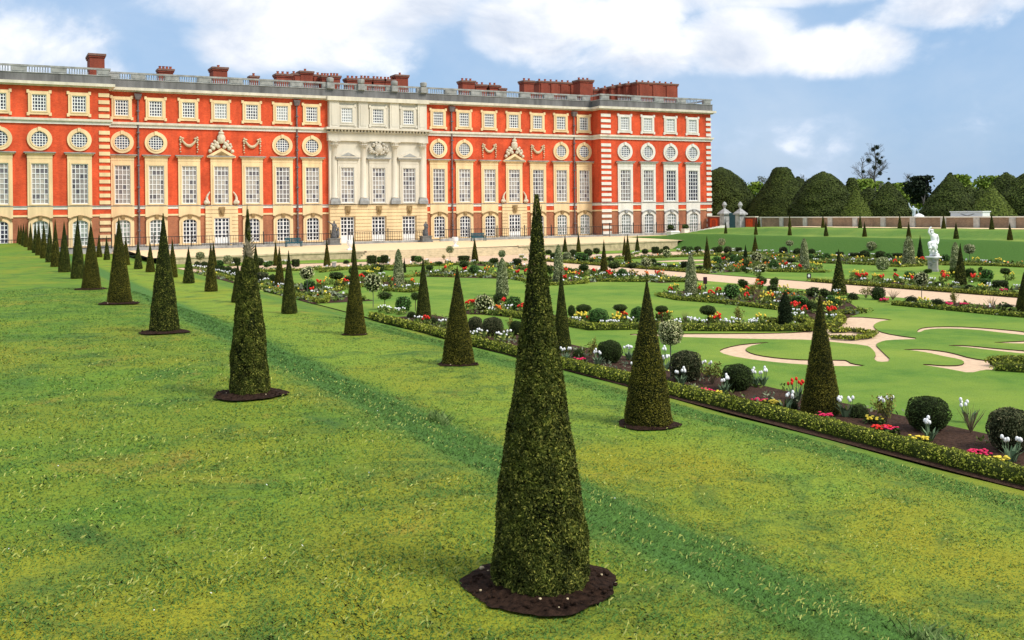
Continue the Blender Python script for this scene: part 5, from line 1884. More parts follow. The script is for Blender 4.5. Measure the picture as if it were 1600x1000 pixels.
for side, bays in (('l', BAYS_L), ('r', BAYS_R)):
    for i, b in enumerate(bays):
        pale = (side == 'l' and i in (3, 5))
        put_window('upper', cream_m, glass_pale_m if pale else glass_dark_m, b, YM, 16.3)
        put_window('tall', cream_m, glass_blind_m, b, YM, 6.15)
        if i in (0, 1, 5, 6):
            put_window('round', cream_m, glass_navy_m, b, YM, 13.25)
        elif i in (2, 4):
            festoon(b, YM, 13.6)
        if i == 3:
            rusticated(b - 1.9, b + 1.9, YM, 1.44, 5.85, 0.22, [(b - 1.0, b + 1.0, 4.55)], cream_m, 'rusticated_bay')
            put_window('door', cream_m, glass_dark_m, b, YM - 0.03, 1.0)
            keystone(b, YM - 0.24, 4.72)
            crest(b, YM)
        else:
            gl = glass_green_m if (side, i) in (('l', 0), ('l', 1), ('r', 5), ('r', 6)) else glass_dark_m
            put_window('arched', cream_m, gl, b, YM, 1.5)
            apron(b, YM, cream_m)
for i, b in enumerate(PAV_L):
    put_window('upper', cream_m, glass_dark_m, b, YP, 16.3)
    put_window('tall', cream_m, glass_blind_m, b, YP, 6.15)
    put_window('round', cream_m, glass_navy_m, b, YP, 13.25)
    put_window('arched', cream_m, glass_green_m if i > 1 else glass_dark_m, b, YP, 1.5)
    apron(b, YP, cream_m)
for i, b in enumerate(PAV_R):
    put_window('upper', pav_m, glass_pale_m, b, YP, 16.3)
    put_window('tall', pav_m, glass_dark_m if i > 1 else glass_blind_m, b, YP, 6.15)
    put_window('round', pav_m, glass_navy_m, b, YP, 13.25)
    put_window('arched', pav_m, glass_green_m, b, YP, 1.5)
    apron(b, YP, pav_m)


def quoin_strip(x0, x1, yf, mat):
    for za, zb in ((1.5, 5.2), (6.1, 14.6), (15.75, 18.6)):
        mb = MB()
        z = za
        mb.box(x0 + 0.12, x1 - 0.12, yf - 0.012, yf + 0.01, za, zb - 0.3, 1)
        while z < zb:
            mb.box(x0, x1, yf - 0.1, yf + 0.011, z, min(z + 0.42, zb + 0.3))
            z += 0.78
        part('quoin_strip', mb.mesh('quoin_strip', [mat, brick_m if za > 5 else brick2_m]))


quoin_strip(11.1, 12.24, YP, cream_m)
quoin_strip(77.0, 78.6, YP, pav_m)
quoin_strip(95.4, 96.34, YP, pav_m)
quoin_strip(-7.14, -6.0, YP, cream_m)

# white stone centre
YC = YM - 0.5
mb = MB()
mb.box(CX0, CX1, YC, YM + 0.05, 5.97, 15.1)
mb.box(CX0, CX1, YC, YM + 0.05, 15.6, 19.04)
part('stone_centre', mb.mesh('stone_centre', white_m))
mb = MB()
mb.box(CX0 - 0.15, CX1 + 0.15, YC - 0.3, YM, 13.95, 14.3)
mb.box(CX0 - 0.15, CX1 + 0.15, YC - 0.24, YM, 14.3, 14.94)
mb.box(CX0 - 0.25, CX1 + 0.25, YC - 0.4, YM, 14.945, 15.1)
mb.box(CX0 - 0.55, CX1 + 0.55, YC - 0.85, YM, 15.35, 15.6)
for k in range(30):
    xx = CX0 + (k + 0.5) * (CX1 - CX0) / 30
    mb.box(xx - 0.11, xx + 0.11, YC - 0.62, YC, 15.1, 15.35)
part('entablature', mb.mesh('entablature', white_m))
mb = MB()
mb.box(CX0 - 0.3, CX1 + 0.3, YC - 0.5, YM, 18.99, 19.5)
part('centre_cornice', mb.mesh('centre_cornice', lime_m))
for xx in (38.75, 42.55, 46.75, 50.6):
    mb = MB()
    mb.box(-0.62, 0.62, -0.5, 0.2, 5.97, 6.35)
    mb.taper(-0.62, 0.62, -0.5, 0.2, 6.35, 6.7, 0.12)
    part('column_base', mb.mesh('column_base', grey2_m), (xx, YC, 0))
    mb = MB()
    mb.lathe([(0.44, 6.7), (0.5, 6.75), (0.5, 6.85), (0.42, 6.95), (0.42, 9.5), (0.40, 11.5), (0.36, 13.15), (0.42, 13.2)], 0, 0.1, 0, 16)
    part('column', mb.mesh('column', white_m, smooth=True), (xx, YC, 0))
    mb = MB()
    mb.lathe([(0.36, 13.2), (0.4, 13.4), (0.5, 13.7), (0.6, 13.85)], 0, -0.1, 0, 12)
    mb.box(-0.62, 0.62, -0.68, 0.2, 13.85, 13.95)
    for k in range(8):
        a = math.pi + math.pi * (k + 0.5) / 8
        mb.blob((0.47 * math.cos(a), -0.1 + 0.47 * math.sin(a), 13.5), (0.1, 0.1, 0.16), 0, 6, 4)
        mb.blob((0.53 * math.cos(a), -0.1 + 0.53 * math.sin(a), 13.74), (0.1, 0.1, 0.09), 0, 6, 4)
    part('column_capital', mb.mesh('column_capital', white_m), (xx, YC, 0))
    mb = MB()
    mb.box(-0.62, 0.62, -0.24, 0.02, 15.6, 18.99)
    mb.box(-0.4, 0.4, -0.28, -0.24, 15.9, 18.6)
    part('attic_pilaster', mb.mesh('attic_pilaster', white_m), (xx, YC, 0))
for i, b in enumerate(BAYS_C):
    put_window('upper', white_m, (glass_pale_m, glass_dark_m, glass_grey_m)[i], b, YC, 16.3)
    put_window('tall', white_m, glass_blind_m, b, YC, 6.15)
    if i != 1:
        mb = MB()
        mb.plate([(-1.55, 11.86), (1.55, 11.86), (1.6, 12.0), (0, 12.75), (-1.6, 12.0)], 0, -0.5)
        mb.plate([(-1.0, 12.02), (1.0, 12.02), (0, 12.48)], -0.5, -0.53, 1)
        part('window_pediment', mb.mesh('window_pediment', [white_m, grey2_m]), (b, YC, 0))
    else:
        mb = MB()
        rgk = random.Random(3)
        mb.blob((0, -0.3, 13.0), (0.55, 0.25, 0.65), 0, 10, 8)
        for k in range(46):
            a = rgk.uniform(0, 6.28)
            q = rgk.uniform(0.5, 1.0)
            r = rgk.uniform(0.1, 0.24)
            mb.blob((1.35 * q * math.cos(a), -0.22, 13.0 + 0.85 * q * math.sin(a)), (r, 0.22, r), 0, 7, 5)
        part('coat_of_arms', mb.mesh('coat_of_arms', plain('arms_stone', (0.56, 0.51, 0.42), 0.8, 0.3, 5), smooth=True), (b, YC, 0))
rusticated(CX0, CX1, YC + 0.3, 0.9, 5.88, 0.42, [(b - 1.0, b + 1.0, 4.6) for b in BAYS_C], cream_m, 'rusticated_base')
mb = MB()
mb.box(CX0, CX1, YC + 0.31, YM, 0.5, 5.88)
part('centre_base_wall', mb.mesh('centre_base_wall', cream_m))
for b in BAYS_C:
    put_window('door', cream_m, glass_dark_m, b, YC + 0.3, 0.95)
    keystone(b, YC - 0.14, 4.72)

# rainwater pipes
for px in (217, 465, 707, 898):
    X, _, _, _ = at_y(px, 300, YM - 0.2)
    mb = MB()
    mb.tube((0, 0, 1.3), (0, 0, 18.2), 0.1, 0.1, 8)
    mb.taper(-0.42, 0.42, -0.35, 0.25, 18.85, 18.2, 0.14)
    for zz in (3.0, 5.2, 8.0, 10.5, 12.6, 14.3, 16.8):
        mb.box(-0.17, 0.17, -0.16, 0.1, zz, zz + 0.16)
    part('downpipe', mb.mesh('downpipe', lead_m), (X, YM - 0.2, 0))


# chimneys
def chimney(xl, xr, top, Y, depth=1.6, pots=2, slots=0, base=19.5):
    x0, _, z1, t1 = at_y(xl, top, Y)
    x1, _, _, _ = at_y(xr, top, Y)
    w = x1 - x0
    xc = (x0 + x1) / 2
    hh = z1 - base
    pothh = 0.4 if pots else 0
    H = hh - pothh - 0.1
    mb = MB()
    mb.box(-w / 2, w / 2, -depth / 2, depth / 2, 0, H - 0.45)
    mb.box(-w / 2 - 0.1, w / 2 + 0.1, -depth / 2 - 0.1, depth / 2 + 0.1, H - 0.45, H - 0.25)
    mb.box(-w / 2 - 0.18, w / 2 + 0.18, -depth / 2 - 0.18, depth / 2 + 0.18, H - 0.25, H, 1)
    if slots:
        for k in range(slots):
            xx = -w / 2 + w * (k + 0.5) / slots
            mb.box(xx - w / slots * 0.36, xx + w / slots * 0.36, -depth / 2 - 0.14, -depth / 2, 0, H - 0.46)
    c = part('chimney', mb.mesh('chimney', [chim_m, plain_cap]), (xc, Y, base))
    for k in range(pots):
        pm = MB()
        pm.lathe([(0.2, 0), (0.16, 0.1), (0.15, pothh - 0.1), (0.2, pothh)], 0, 0, 0, 8)
        link('chimney_pot', pm.mesh('chimney_pot', pot_m), c, (-w / 2 + w * (k + 0.5) / pots, 0, H))


plain_cap = plain('chimney_cap', (0.22, 0.12, 0.09), 0.85, 0.3, 3)
for a in [(138, 161, 85, 131, 3.5, 0, 0), (247, 269, 102, 136, 1.6, 4, 0), (330, 352, 100, 134, 2.5, 1, 0), (390, 402, 113, 138, 1.2, 1, 0), (430, 453, 110, 137, 1.6, 3, 0), (455, 500, 110, 140, 1.8, 6, 3), (467, 486, 106, 139.8, 1.8, 1, 0), (501, 514, 113, 138, 1.4, 3, 0),
          (515, 529, 113, 137, 1.4, 3, 0), (540, 560, 117, 138, 1.5, 3, 0), (562, 578, 117, 138, 1.5, 3, 0), (581, 598, 118, 138, 1.5, 3, 0), (599, 614, 119, 138, 1.5, 3, 0), (615, 634, 112, 138, 1.8, 1, 0), (719, 738, 121, 136, 1.6, 3, 0), (741, 757, 127, 138, 1.4, 2, 0),
          (762, 776, 128, 138, 1.4, 2, 0), (777, 787, 133, 138, 1.4, 1, 0), (815, 830, 121, 134, 1.6, 2, 0), (838, 900, 122, 138, 1.8, 7, 4), (901, 921, 120, 134.5, 2.0, 3, 0), (990, 1053, 124, 141, 2.0, 7, 3),
          (925, 938, 135, 146, 1.2, 2, 0), (939, 951, 133, 145, 1.2, 1, 0), (952, 962, 130.5, 144, 1.2, 1, 0), (963, 974, 128, 143.4, 1.2, 1, 0), (975, 989, 126, 142.4, 1.2, 1, 0)]:
    chimney(*a)

# ------------------------------------------------------------------ forecourt things
def railing(x0, x1, y, label, seed=0):
    L = x1 - x0
    xc = (x0 + x1) / 2
    z = walk_z(xc, y)
    t = thing('iron_railing', label, 'railing', (xc, y, z), 'iron railings along the palace front')
    bars = MB()
    n = int(L / 0.3)
    for k in range(n + 1):
        xx = -L / 2 + L * k / n
        bars.box(xx - 0.018, xx + 0.018, -0.018, 0.018, 0.3, 1.5)
    link('bar_panel', bars.mesh('bar_panel', iron_m), t)
    rl = MB()
    rl.box(-L / 2, L / 2, -0.03, 0.03, 1.42, 1.49)
    rl.box(-L / 2, L / 2, -0.03, 0.03, 0.42, 0.48)
    link('rail', rl.mesh('rail', iron_m), t)
    kb = MB()
    kb.box(-L / 2, L / 2, -0.15, 0.15, -0.25, 0.3)
    link('stone_kerb', kb.mesh('stone_kerb', grey2_m), t)
    m = max(2, int(L / 3.7))
    for k in range(m + 1):
        pm = MB()
        xx = -L / 2 + L * k / m
        pm.box(-0.05, 0.05, -0.05, 0.05, 0.3, 1.75)
        pm.blob((0, 0, 1.8), 0.08, 0, 6, 4)
        link('post', pm.mesh('post', iron_m), t, (xx, 0, 0))


railing(12.6, 37.4, 121.9, 'black iron railing before the left half of the palace')
railing(39.6, 50.0, 121.9, 'black iron railing before the white stone centre')
railing(51.9, 76.6, 121.9, 'black iron railing before the right half of the palace')
railing(77.2, 93.0, 121.0, 'black iron railing before the right pavilion')
railing(-6, 12.2, 121.6, 'black iron railing before the left pavilion')

# retaining wall with steps
for x0, x1, lb in ((14.6, 35.4, 'low sandstone retaining wall left of the palace steps'), (53.8, 76.0, 'low sandstone retaining wall right of the palace steps')):
    mb = MB()
    n = int((x1 - x0) / 2.4)
    for k in range(n):
        a, b = x0 + (x1 - x0) * k / n, x0 + (x1 - x0) * (k + 1) / n
        mb.box(a + 0.01, b - 0.01, 103.6, 104.0, -0.07, walk_z((a + b) / 2, 103.8) - 0.1)
    mb.box(x0, x1, 103.62, 103.98, -0.07, 0.5)
    mb.v = [(v[0] - (x0 + x1) / 2, v[1] - 103.8, v[2]) for v in mb.v]
    t = thing('retaining_wall', lb, 'wall', ((x0 + x1) / 2, 103.8, 0))
    link('block_course', mb.mesh('block_course', stone_m), t)
    cp = MB()
    for k in range(n):
        a, b = x0 + (x1 - x0) * k / n, x0 + (x1 - x0) * (k + 1) / n
        zz = walk_z((a + b) / 2, 103.8)
        cp.box(a - (x0 + x1) / 2, b - (x0 + x1) / 2, -0.28, 0.25, zz - 0.1, zz + 0.05)
    link('coping', cp.mesh('coping', step_m), t)
mb = MB()
for k in range(5):
    zt = 0.78 - 0.17 * k
    grow = 0.42 * k
    mb.box(-9.0 - grow, 9.0 + grow, -0.7 - 0.55 * k, 0.6 if k == 0 else -0.7 - 0.55 * (k - 1), -0.07, zt)
tag(link('palace_steps', mb.mesh('palace_steps', step_m), None, (44.6, 104.0, 0)), 'broad flight of low stone steps below the centre of the palace', 'steps')


# figures: a skinned skeleton
def figure(name, joints, bones, mat, loc, rz, scale, label, cat, parts=None):
    """joints: name -> (x,y,z,r)"""
    names = list(joints)
    me = bpy.data.meshes.new(name)
    me.from_pydata([joints[k][:3] for k in names], [(names.index(a), names.index(b)) for a, b in bones], [])
    me.materials.append(mat)
    o = bpy.data.objects.new(name, me)
    COL.objects.link(o)
    md = o.modifiers.new('skin', 'SKIN')
    for v, k in zip(me.skin_vertices[0].data, names):
        r = joints[k][3]
        v.radius = (r, r) if not isinstance(r, tuple) else r
        v.use_root = (k == 'pelvis')
    o.modifiers.new('sub', 'SUBSURF').levels = 2
    o.modifiers['sub'].render_levels = 2
    o.location = loc
    o.rotation_euler = (0, 0, rz)
    o.scale = (scale,) * 3
    md.use_smooth_shade = True
    return o


# white marble statue: seated bearded man, arm raised over his head
pier2_m = plain('pedestal_stone', (0.40, 0.37, 0.32), 0.85, 0.2, 3)
sx, sy, sd = ground(1458, 424)
ped_h = (424 - 402.5) * sd / 1600
t = thing('statue_pedestal', 'pale stone pedestal with carved panel under the white statue', 'pedestal', (sx, sy, 0))
mb = MB()
pw = 13.5 * sd / 1600
mb.box(-pw / 2 - 0.05, pw / 2 + 0.05, -pw / 2 - 0.05, pw / 2 + 0.05, 0, 0.16)
mb.box(-pw / 2, pw / 2, -pw / 2, pw / 2, 0.16, ped_h - 0.16)
link('shaft', mb.mesh('shaft', pier2_m), t, None, -HEAD - 0.55)
mb = MB()
mb.box(-pw / 2 - 0.04, pw / 2 + 0.04, -pw / 2 - 0.04, pw / 2 + 0.04, ped_h - 0.16, ped_h - 0.08)
mb.box(-pw / 2 - 0.09, pw / 2 + 0.09, -pw / 2 - 0.09, pw / 2 + 0.09, ped_h - 0.08, ped_h)
link('cap_slab', mb.mesh('cap_slab', pier2_m), t, None, -HEAD - 0.55)
mb = MB()
rk = random.Random(4)
for k in range(9):
    mb.blob((rk.uniform(-0.16, 0.16), -pw / 2 - 0.02, 0.45 + k * 0.09), (rk.uniform(0.06, 0.14), 0.05, 0.07), 0, 6, 4)
link('carved_panel', mb.mesh('carved_panel', grey2_m), t, None, -HEAD - 0.55)
st_h = (402.5 - 354) * sd / 1600
J = {'pelvis': (0.10, 0, 0.86, 0.17), 'belly': (0.12, 0.02, 1.05, 0.15), 'chest': (0.10, 0.02, 1.30, 0.19), 'neck': (0.02, 0.0, 1.50, 0.075), 'head': (-0.06, -0.03, 1.66, 0.115), 'crown': (-0.08, -0.03, 1.77, 0.09),
     'sl': (-0.10, -0.06, 1.42, 0.09), 'el': (-0.30, -0.10, 1.60, 0.062), 'wl': (-0.24, -0.08, 1.84, 0.05), 'hl': (-0.16, -0.06, 1.92, 0.055), 'fl': (-0.08, -0.05, 1.95, 0.03),
     'sr': (0.30, 0.04, 1.42, 0.09), 'er': (0.36, 0.02, 1.12, 0.066), 'wr': (0.26, -0.16, 0.92, 0.05), 'hr': (0.18, -0.22, 0.86, 0.05),
     'kl': (-0.36, -0.22, 0.98, 0.105), 'al': (-0.26, -0.26, 0.50, 0.065), 'tl': (-0.36, -0.30, 0.42, 0.045), 'kr': (-0.10, -0.34, 0.74, 0.105), 'ar': (0.12, -0.30, 0.34, 0.065), 'tr': (0.02, -0.42, 0.26, 0.045)}
B = [('pelvis', 'belly'), ('belly', 'chest'), ('chest', 'neck'), ('neck', 'head'), ('head', 'crown'), ('chest', 'sl'), ('sl', 'el'), ('el', 'wl'), ('wl', 'hl'), ('hl', 'fl'), ('chest', 'sr'), ('sr', 'er'), ('er', 'wr'), ('wr', 'hr'),
     ('pelvis', 'kl'), ('kl', 'al'), ('al', 'tl'), ('pelvis', 'kr'), ('kr', 'ar'), ('ar', 'tr')]
stt = thing('marble_statue', 'white marble statue of a seated figure raising an arm over its head', 'statue', (sx, sy, ped_h))
o = figure('figure_body', J, B, marble_m, (0, 0, 0), -HEAD, st_h / 1.98, None, None)
o.parent = stt
mb = MB()
rk = random.Random(8)
for k in range(26):
    a = rk.uniform(0, 6.28)
    zz = rk.uniform(0.05, 0.72)
    q = 0.25 * (1 - zz * 0.5)
    mb.blob((0.08 + q * math.cos(a) * 0.9, q * math.sin(a) * 0.7, zz), (rk.uniform(0.09, 0.15), rk.uniform(0.09, 0.15), rk.uniform(0.10, 0.18)), 0, 8, 6)
mb.box(-0.36, 0.42, -0.36, 0.36, 0, 0.08)
link('rock_seat', mb.mesh('rock_seat', marble_m, smooth=True), stt, (0, 0, 0), -HEAD, (st_h / 1.98,) * 3)
mb = MB()
mb.blob((-0.09, -0.02, 1.76), (0.15, 0.14, 0.07), 0, 10, 6)
mb.blob((-0.12, -0.12, 1.58), (0.07, 0.07, 0.1), 0, 8, 6)
mb.blob((-0.14, -0.12, 1.68), (0.025, 0.04, 0.03), 0, 6, 4)
link('hair_and_beard', mb.mesh('hair_and_beard', marble_m, smooth=True), stt, (0, 0, 0), -HEAD, (st_h / 1.98,) * 3)
mb = MB()
for k in range(9):
    mb.blob((0.12 - 0.05 * k, -0.12 - 0.02 * k, 0.98 - 0.045 * k), (0.13, 0.1, 0.09), 0, 8, 6)
link('drapery', mb.mesh('drapery', marble_m, smooth=True), stt, (0, 0, 0), -HEAD, (st_h / 1.98,) * 3)

# two dark statues before the palace
SJ = {'pelvis': (0, 0, 0.95, 0.16), 'belly': (0.01, 0, 1.12, 0.14), 'chest': (0.02, 0, 1.36, 0.18), 'neck': (0.02, 0, 1.54, 0.07), 'head': (0.03, -0.02, 1.68, 0.105), 'crown': (0.03, -0.02, 1.79, 0.085),
      'sl': (-0.2, 0, 1.46, 0.08), 'el': (-0.38, -0.08, 1.55, 0.06), 'wl': (-0.62, -0.12, 1.72, 0.045), 'hl': (-0.72, -0.13, 1.78, 0.04), 'sr': (0.22, 0, 1.44, 0.08), 'er': (0.32, 0.02, 1.16, 0.062), 'wr': (0.22, -0.14, 0.98, 0.05), 'hr': (0.15, -0.18, 0.95, 0.05),
      'kl': (-0.12, -0.08, 0.52, 0.1), 'al': (-0.16, 0.0, 0.1, 0.07), 'tl': (-0.18, -0.14, 0.05, 0.05), 'kr': (0.14, -0.02, 0.52, 0.1), 'ar': (0.18, 0.06, 0.1, 0.07), 'tr': (0.2, -0.08, 0.05, 0.05)}
SB = [('pelvis', 'belly'), ('belly', 'chest'), ('chest', 'neck'), ('neck', 'head'), ('head', 'crown'), ('chest', 'sl'), ('sl', 'el'), ('el', 'wl'), ('wl', 'hl'), ('chest', 'sr'), ('sr', 'er'), ('er', 'wr'), ('wr', 'hr'), ('pelvis', 'kl'), ('kl', 'al'), ('al', 'tl'),
      ('pelvis', 'kr'), ('kr', 'ar'), ('ar', 'tr')]
SJ2 = dict(SJ)
SJ2.update({'el': (-0.3, -0.1, 1.2, 0.065), 'wl': (-0.1, -0.2, 1.16, 0.05), 'hl': (0.0, -0.22, 1.2, 0.045)})
for px, top, foot, J_, lb, extra in ((522, 344, 387, SJ, 'dark weathered statue pointing left, beside the left garden doors', True), (665.5, 345, 385, SJ2, 'dark weathered draped statue right of the white stone centre', False)):
    X, Y, Z, tt = at_y(px, foot, 121.4)
    zb = walk_z(X, 121.4)
    ztop = at_y(px, top, 121.4)[2]
    ph = 0.8
    t = thing('dark_statue', lb, 'statue', (X, Y, zb + ph), 'dark statues before the palace')
    sc = (ztop - zb - ph) / 1.86
    f = figure('figure_body', J_, SB, bronze_m, (0, 0, 0), 0.1, sc, None, None)
    f.parent = t
    mb = MB()
    mb.lathe([(0.30, 0.0), (0.27, 0.3), (0.24, 0.6), (0.2, 0.95), (0.19, 1.15)], 0.02, 0.05, 0, 12)
    for k in range(6):
        a = 3.4 + k * 0.5
        mb.tube((0.02 + 0.27 * math.cos(a), 0.05 + 0.27 * math.sin(a), 0.02), (0.02 + 0.2 * math.cos(a + 0.3), 0.05 + 0.2 * math.sin(a + 0.3), 1.15), 0.05, 0.03, 6)
    link('drapery', mb.mesh('drapery', bronze_m, smooth=True), t, (0, 0, 0), 0.1, (sc,) * 3)
    mb = MB()
    mb.blob((0.42, 0.05, 0.45), (0.2, 0.2, 0.45), 0, 8, 6)
    mb.blob((0.45, 0.0, 0.95), (0.13, 0.13, 0.15), 0, 8, 6)
    if extra:
        link('crouching_attendant', mb.mesh('crouching_attendant', bronze_m, smooth=True), t, (0, 0, 0), 0, (sc,) * 3)
    else:
        link('tree_stump', mb.mesh('tree_stump', bronze_m, smooth=True), t, (0, 0, 0), 2.5, (sc * 0.7,) * 3)
    t2 = thing('statue_plinth', 'dark stone plinth under the ' + ('pointing statue' if extra else 'draped statue'), 'plinth', (X, Y, zb))
    mb = MB()
    mb.box(-0.75, 0.75, -0.6, 0.6, -0.1, 0.18)
    mb.box(-0.62, 0.62, -0.48, 0.48, 0.18, ph - 0.12)
    mb.box(-0.7, 0.7, -0.55, 0.55, ph - 0.12, ph)
    link('block', mb.mesh('block', plain('plinth_dark', (0.17, 0.17, 0.165), 0.8, 0.4, 3)), t2)

# teal benches
for px, by, lb in ((459, 387, 'teal painted garden bench before the left half of the palace'), (748, 381, 'teal painted garden bench before the right half of the palace')):
    X, Y, Z, tt = at_y(px, by, 119.5)
    t = thing('garden_bench', lb, 'bench', (X, Y, walk_z(X, Y)), 'teal benches on the palace walk')
    mb = MB()
    mb.box(-0.95, 0.95, -0.3, 0.28, 0.42, 0.48)
    link('seat', mb.mesh('seat', teal_m), t)
    mb = MB()
    mb.box(-0.95, 0.95, 0.28, 0.34, 0.95, 1.05)
    mb.box(-0.95, 0.95, 0.28, 0.33, 0.48, 0.56)
    for k in range(14):
        xx = -0.88 + k * 0.135
        mb.box(xx - 0.05, xx + 0.05, 0.29, 0.32, 0.56, 0.95)
    link('backrest', mb.mesh('backrest', teal_m), t)
    for sx_ in (-0.9, 0.9):
        mb = MB()
        mb.box(sx_ - 0.05, sx_ + 0.05, -0.34, 0.32, 0.66, 0.72)
        link('armrest', mb.mesh('armrest', teal_m), t)
        for yy in (-0.27, 0.29):
            mb = MB()
            mb.box(sx_ - 0.045, sx_ + 0.045, yy - 0.045, yy + 0.045, 0, 0.66 if yy < 0 else 0.42)
            link('leg', mb.mesh('leg', teal_m), t)

# white urns on the walk
for px, by, lb in ((546.5, 392, 'white stone urn on the palace walk left of the steps'), (711.5, 387, 'white stone urn on the palace walk right of the steps')):
    X, Y, Z, tt = at_y(px, by, 107.5)
    zb = walk_z(X, Y)
    t = thing('garden_urn', lb, 'urn', (X, Y, zb), 'white urns on the palace walk')
    mb = MB()
    mb.box(-0.3, 0.3, -0.3, 0.3, 0, 0.12)
    mb.lathe([(0.26, 0.12), (0.12, 0.2), (0.1, 0.32), (0.2, 0.42), (0.32, 0.62), (0.36, 0.86), (0.30, 0.96), (0.38, 1.04), (0.36, 1.08), (0.28, 1.02)], 0, 0, 0, 14)
    link('bowl', mb.mesh('bowl', marble_m, smooth=False), t)


# signs
x, y, d = ground(1102, 456)
t = thing('path_sign', 'small dark notice on a thin post beside the gravel path', 'sign', (x, y, 0))
mb = MB()
mb.tube((0, 0, 0), (0, 0, 0.62), 0.025, 0.025, 6)
link('post', mb.mesh('post', iron_m), t)
mb = MB()
mb.box(-0.11, 0.11, -0.02, 0.02, 0.45, 0.85)
link('panel', mb.mesh('panel', plain('maroon_panel', (0.05, 0.012, 0.02), 0.5, 0.2)), t, None, -HEAD)
x, y, d = ground(1264, 437)
t = thing('lawn_sign', 'small black lawn sign with a white symbol beyond the gravel path', 'sign', (x, y, 0))
mb = MB()
mb.box(-0.14, 0.14, -0.015, 0.015, 0.06, 0.42)
link('panel', mb.mesh('panel', iron_m), t, None, -HEAD)
mb = MB()
mb.plate([(0.075 * math.cos(a), 0.26 + 0.1 * math.sin(a)) for a in np.linspace(0, 2 * math.pi, 16, endpoint=False)], -0.016, -0.02)
link('symbol', mb.mesh('symbol', paint_m), t, None, -HEAD)
for sx_ in (-0.1, 0.1):
    mb = MB()
    mb.box(sx_ - 0.015, sx_ + 0.015, -0.012, 0.012, -0.02, 0.06)
    link('leg', mb.mesh('leg', iron_m), t, None, -HEAD)
x, y, d = ground(522, 417)
t = thing('notice_stand', 'small stone coloured notice stand near the left end of the steps', 'sign', (x, y, 0))
mb = MB()
mb.box(-0.16, 0.16, -0.1, 0.1, 0, 0.4)
link('base', mb.mesh('base', grey2_m), t)
mb = MB()
mb.box(-0.2, 0.2, -0.14, 0.14, 0.4, 0.46)
link('panel', mb.mesh('panel', lime_m), t)

# ------------------------------------------------------------------ garden wall and gate on the right
XW = 96.5
pilaster_m = plain('pilaster_stone', (0.50, 0.48, 0.44), 0.85, 0.25, 2)
wt = thing('garden_wall', 'low brick garden wall with pale stone pilasters on top of the far bank', 'wall', (XW, 60, 2.3))
mb = MB()
mb.box(-0.25, 0.25, -90, 52.4, 0, 1.28)
link('brickwork', mb.mesh('brickwork', wallbrick_m), wt)
mb = MB()
mb.box(-0.33, 0.33, -90, 52.4, 1.28, 1.40)
link('coping', mb.mesh('coping', pav_m), wt)
for px in (1187, 1221, 1258, 1297, 1336, 1380, 1426, 1474, 1526, 1582):
    X, Y, Z, tt = at_x(px, 350, XW - 0.3)
    mb = MB()
    mb.box(-0.06, 0.06, -0.38, 0.38, 0, 1.27)
    mb.box(-0.09, -0.06, -0.28, 0.28, 0.12, 1.15)
    link('pilaster', mb.mesh('pilaster', pilaster_m), wt, (-0.3, Y - 60, 0))


def gate_pier(px, foot, top, X, label):
    X, Y, Z, tt = at_x(px, foot, X)
    zt = at_x(px, top, X)[2]
    zb = 1.1
    t = thing('gate_pier', label, 'gate pier', (X, Y, zb), 'stone gate piers')
    H = zt - zb
    mb = MB()
    mb.box(-0.62, 0.62, -0.62, 0.62, 0, 0.4)
    mb.box(-0.5, 0.5, -0.5, 0.5, 0.4, H - 1.85)
    mb.box(-0.54, -0.5, -0.3, 0.3, 0.7, H - 2.1)
    link('shaft', mb.mesh('shaft', grey_pier), t)
    mb = MB()
    mb.box(-0.74, 0.74, -0.74, 0.74, H - 1.85, H - 1.65)
    mb.taper(-0.7, 0.7, -0.7, 0.7, H - 1.65, H - 1.1, 0.5)
    link('cap', mb.mesh('cap', grey_pier), t)
    mb = MB()
    mb.lathe([(0.2, H - 1.1), (0.12, H - 0.95), (0.2, H - 0.75), (0.36, H - 0.5), (0.22, H - 0.18), (0.05, H)], 0, 0, 0, 10)
    link('finial', mb.mesh('finial', grey_pier), t)


grey_pier = plain('pier_stone', (0.42, 0.42, 0.41), 0.85, 0.35, 2)
gate_pier(1132.5, 366, 315, 95.5, 'grey stone gate pier with urn finial next to the palace')
gate_pier(1157, 360, 315, 95.5, 'grey stone gate pier with urn finial next to the garden wall')
X, Ya, _, _ = at_x(1140, 350, 95.6)
_, Yb, _, _ = at_x(1150, 350, 95.6)
t = thing('garden_gate', 'teal wooden gate leaf standing between two stone piers', 'gate', (95.6, (Ya + Yb) / 2, 1.15))
hw = abs(Ya - Yb) / 2
mb = MB()
mb.box(-0.05, 0.05, -hw, hw, 0, 3.15)
link('gate_leaf', mb.mesh('gate_leaf', teal_m), t)
mb = MB()
for zz in (0.3, 1.5, 2.8):
    mb.box(-0.09, -0.05, -hw, hw, zz, zz + 0.15)
link('cross_rail', mb.mesh('cross_rail', teal_m), t)


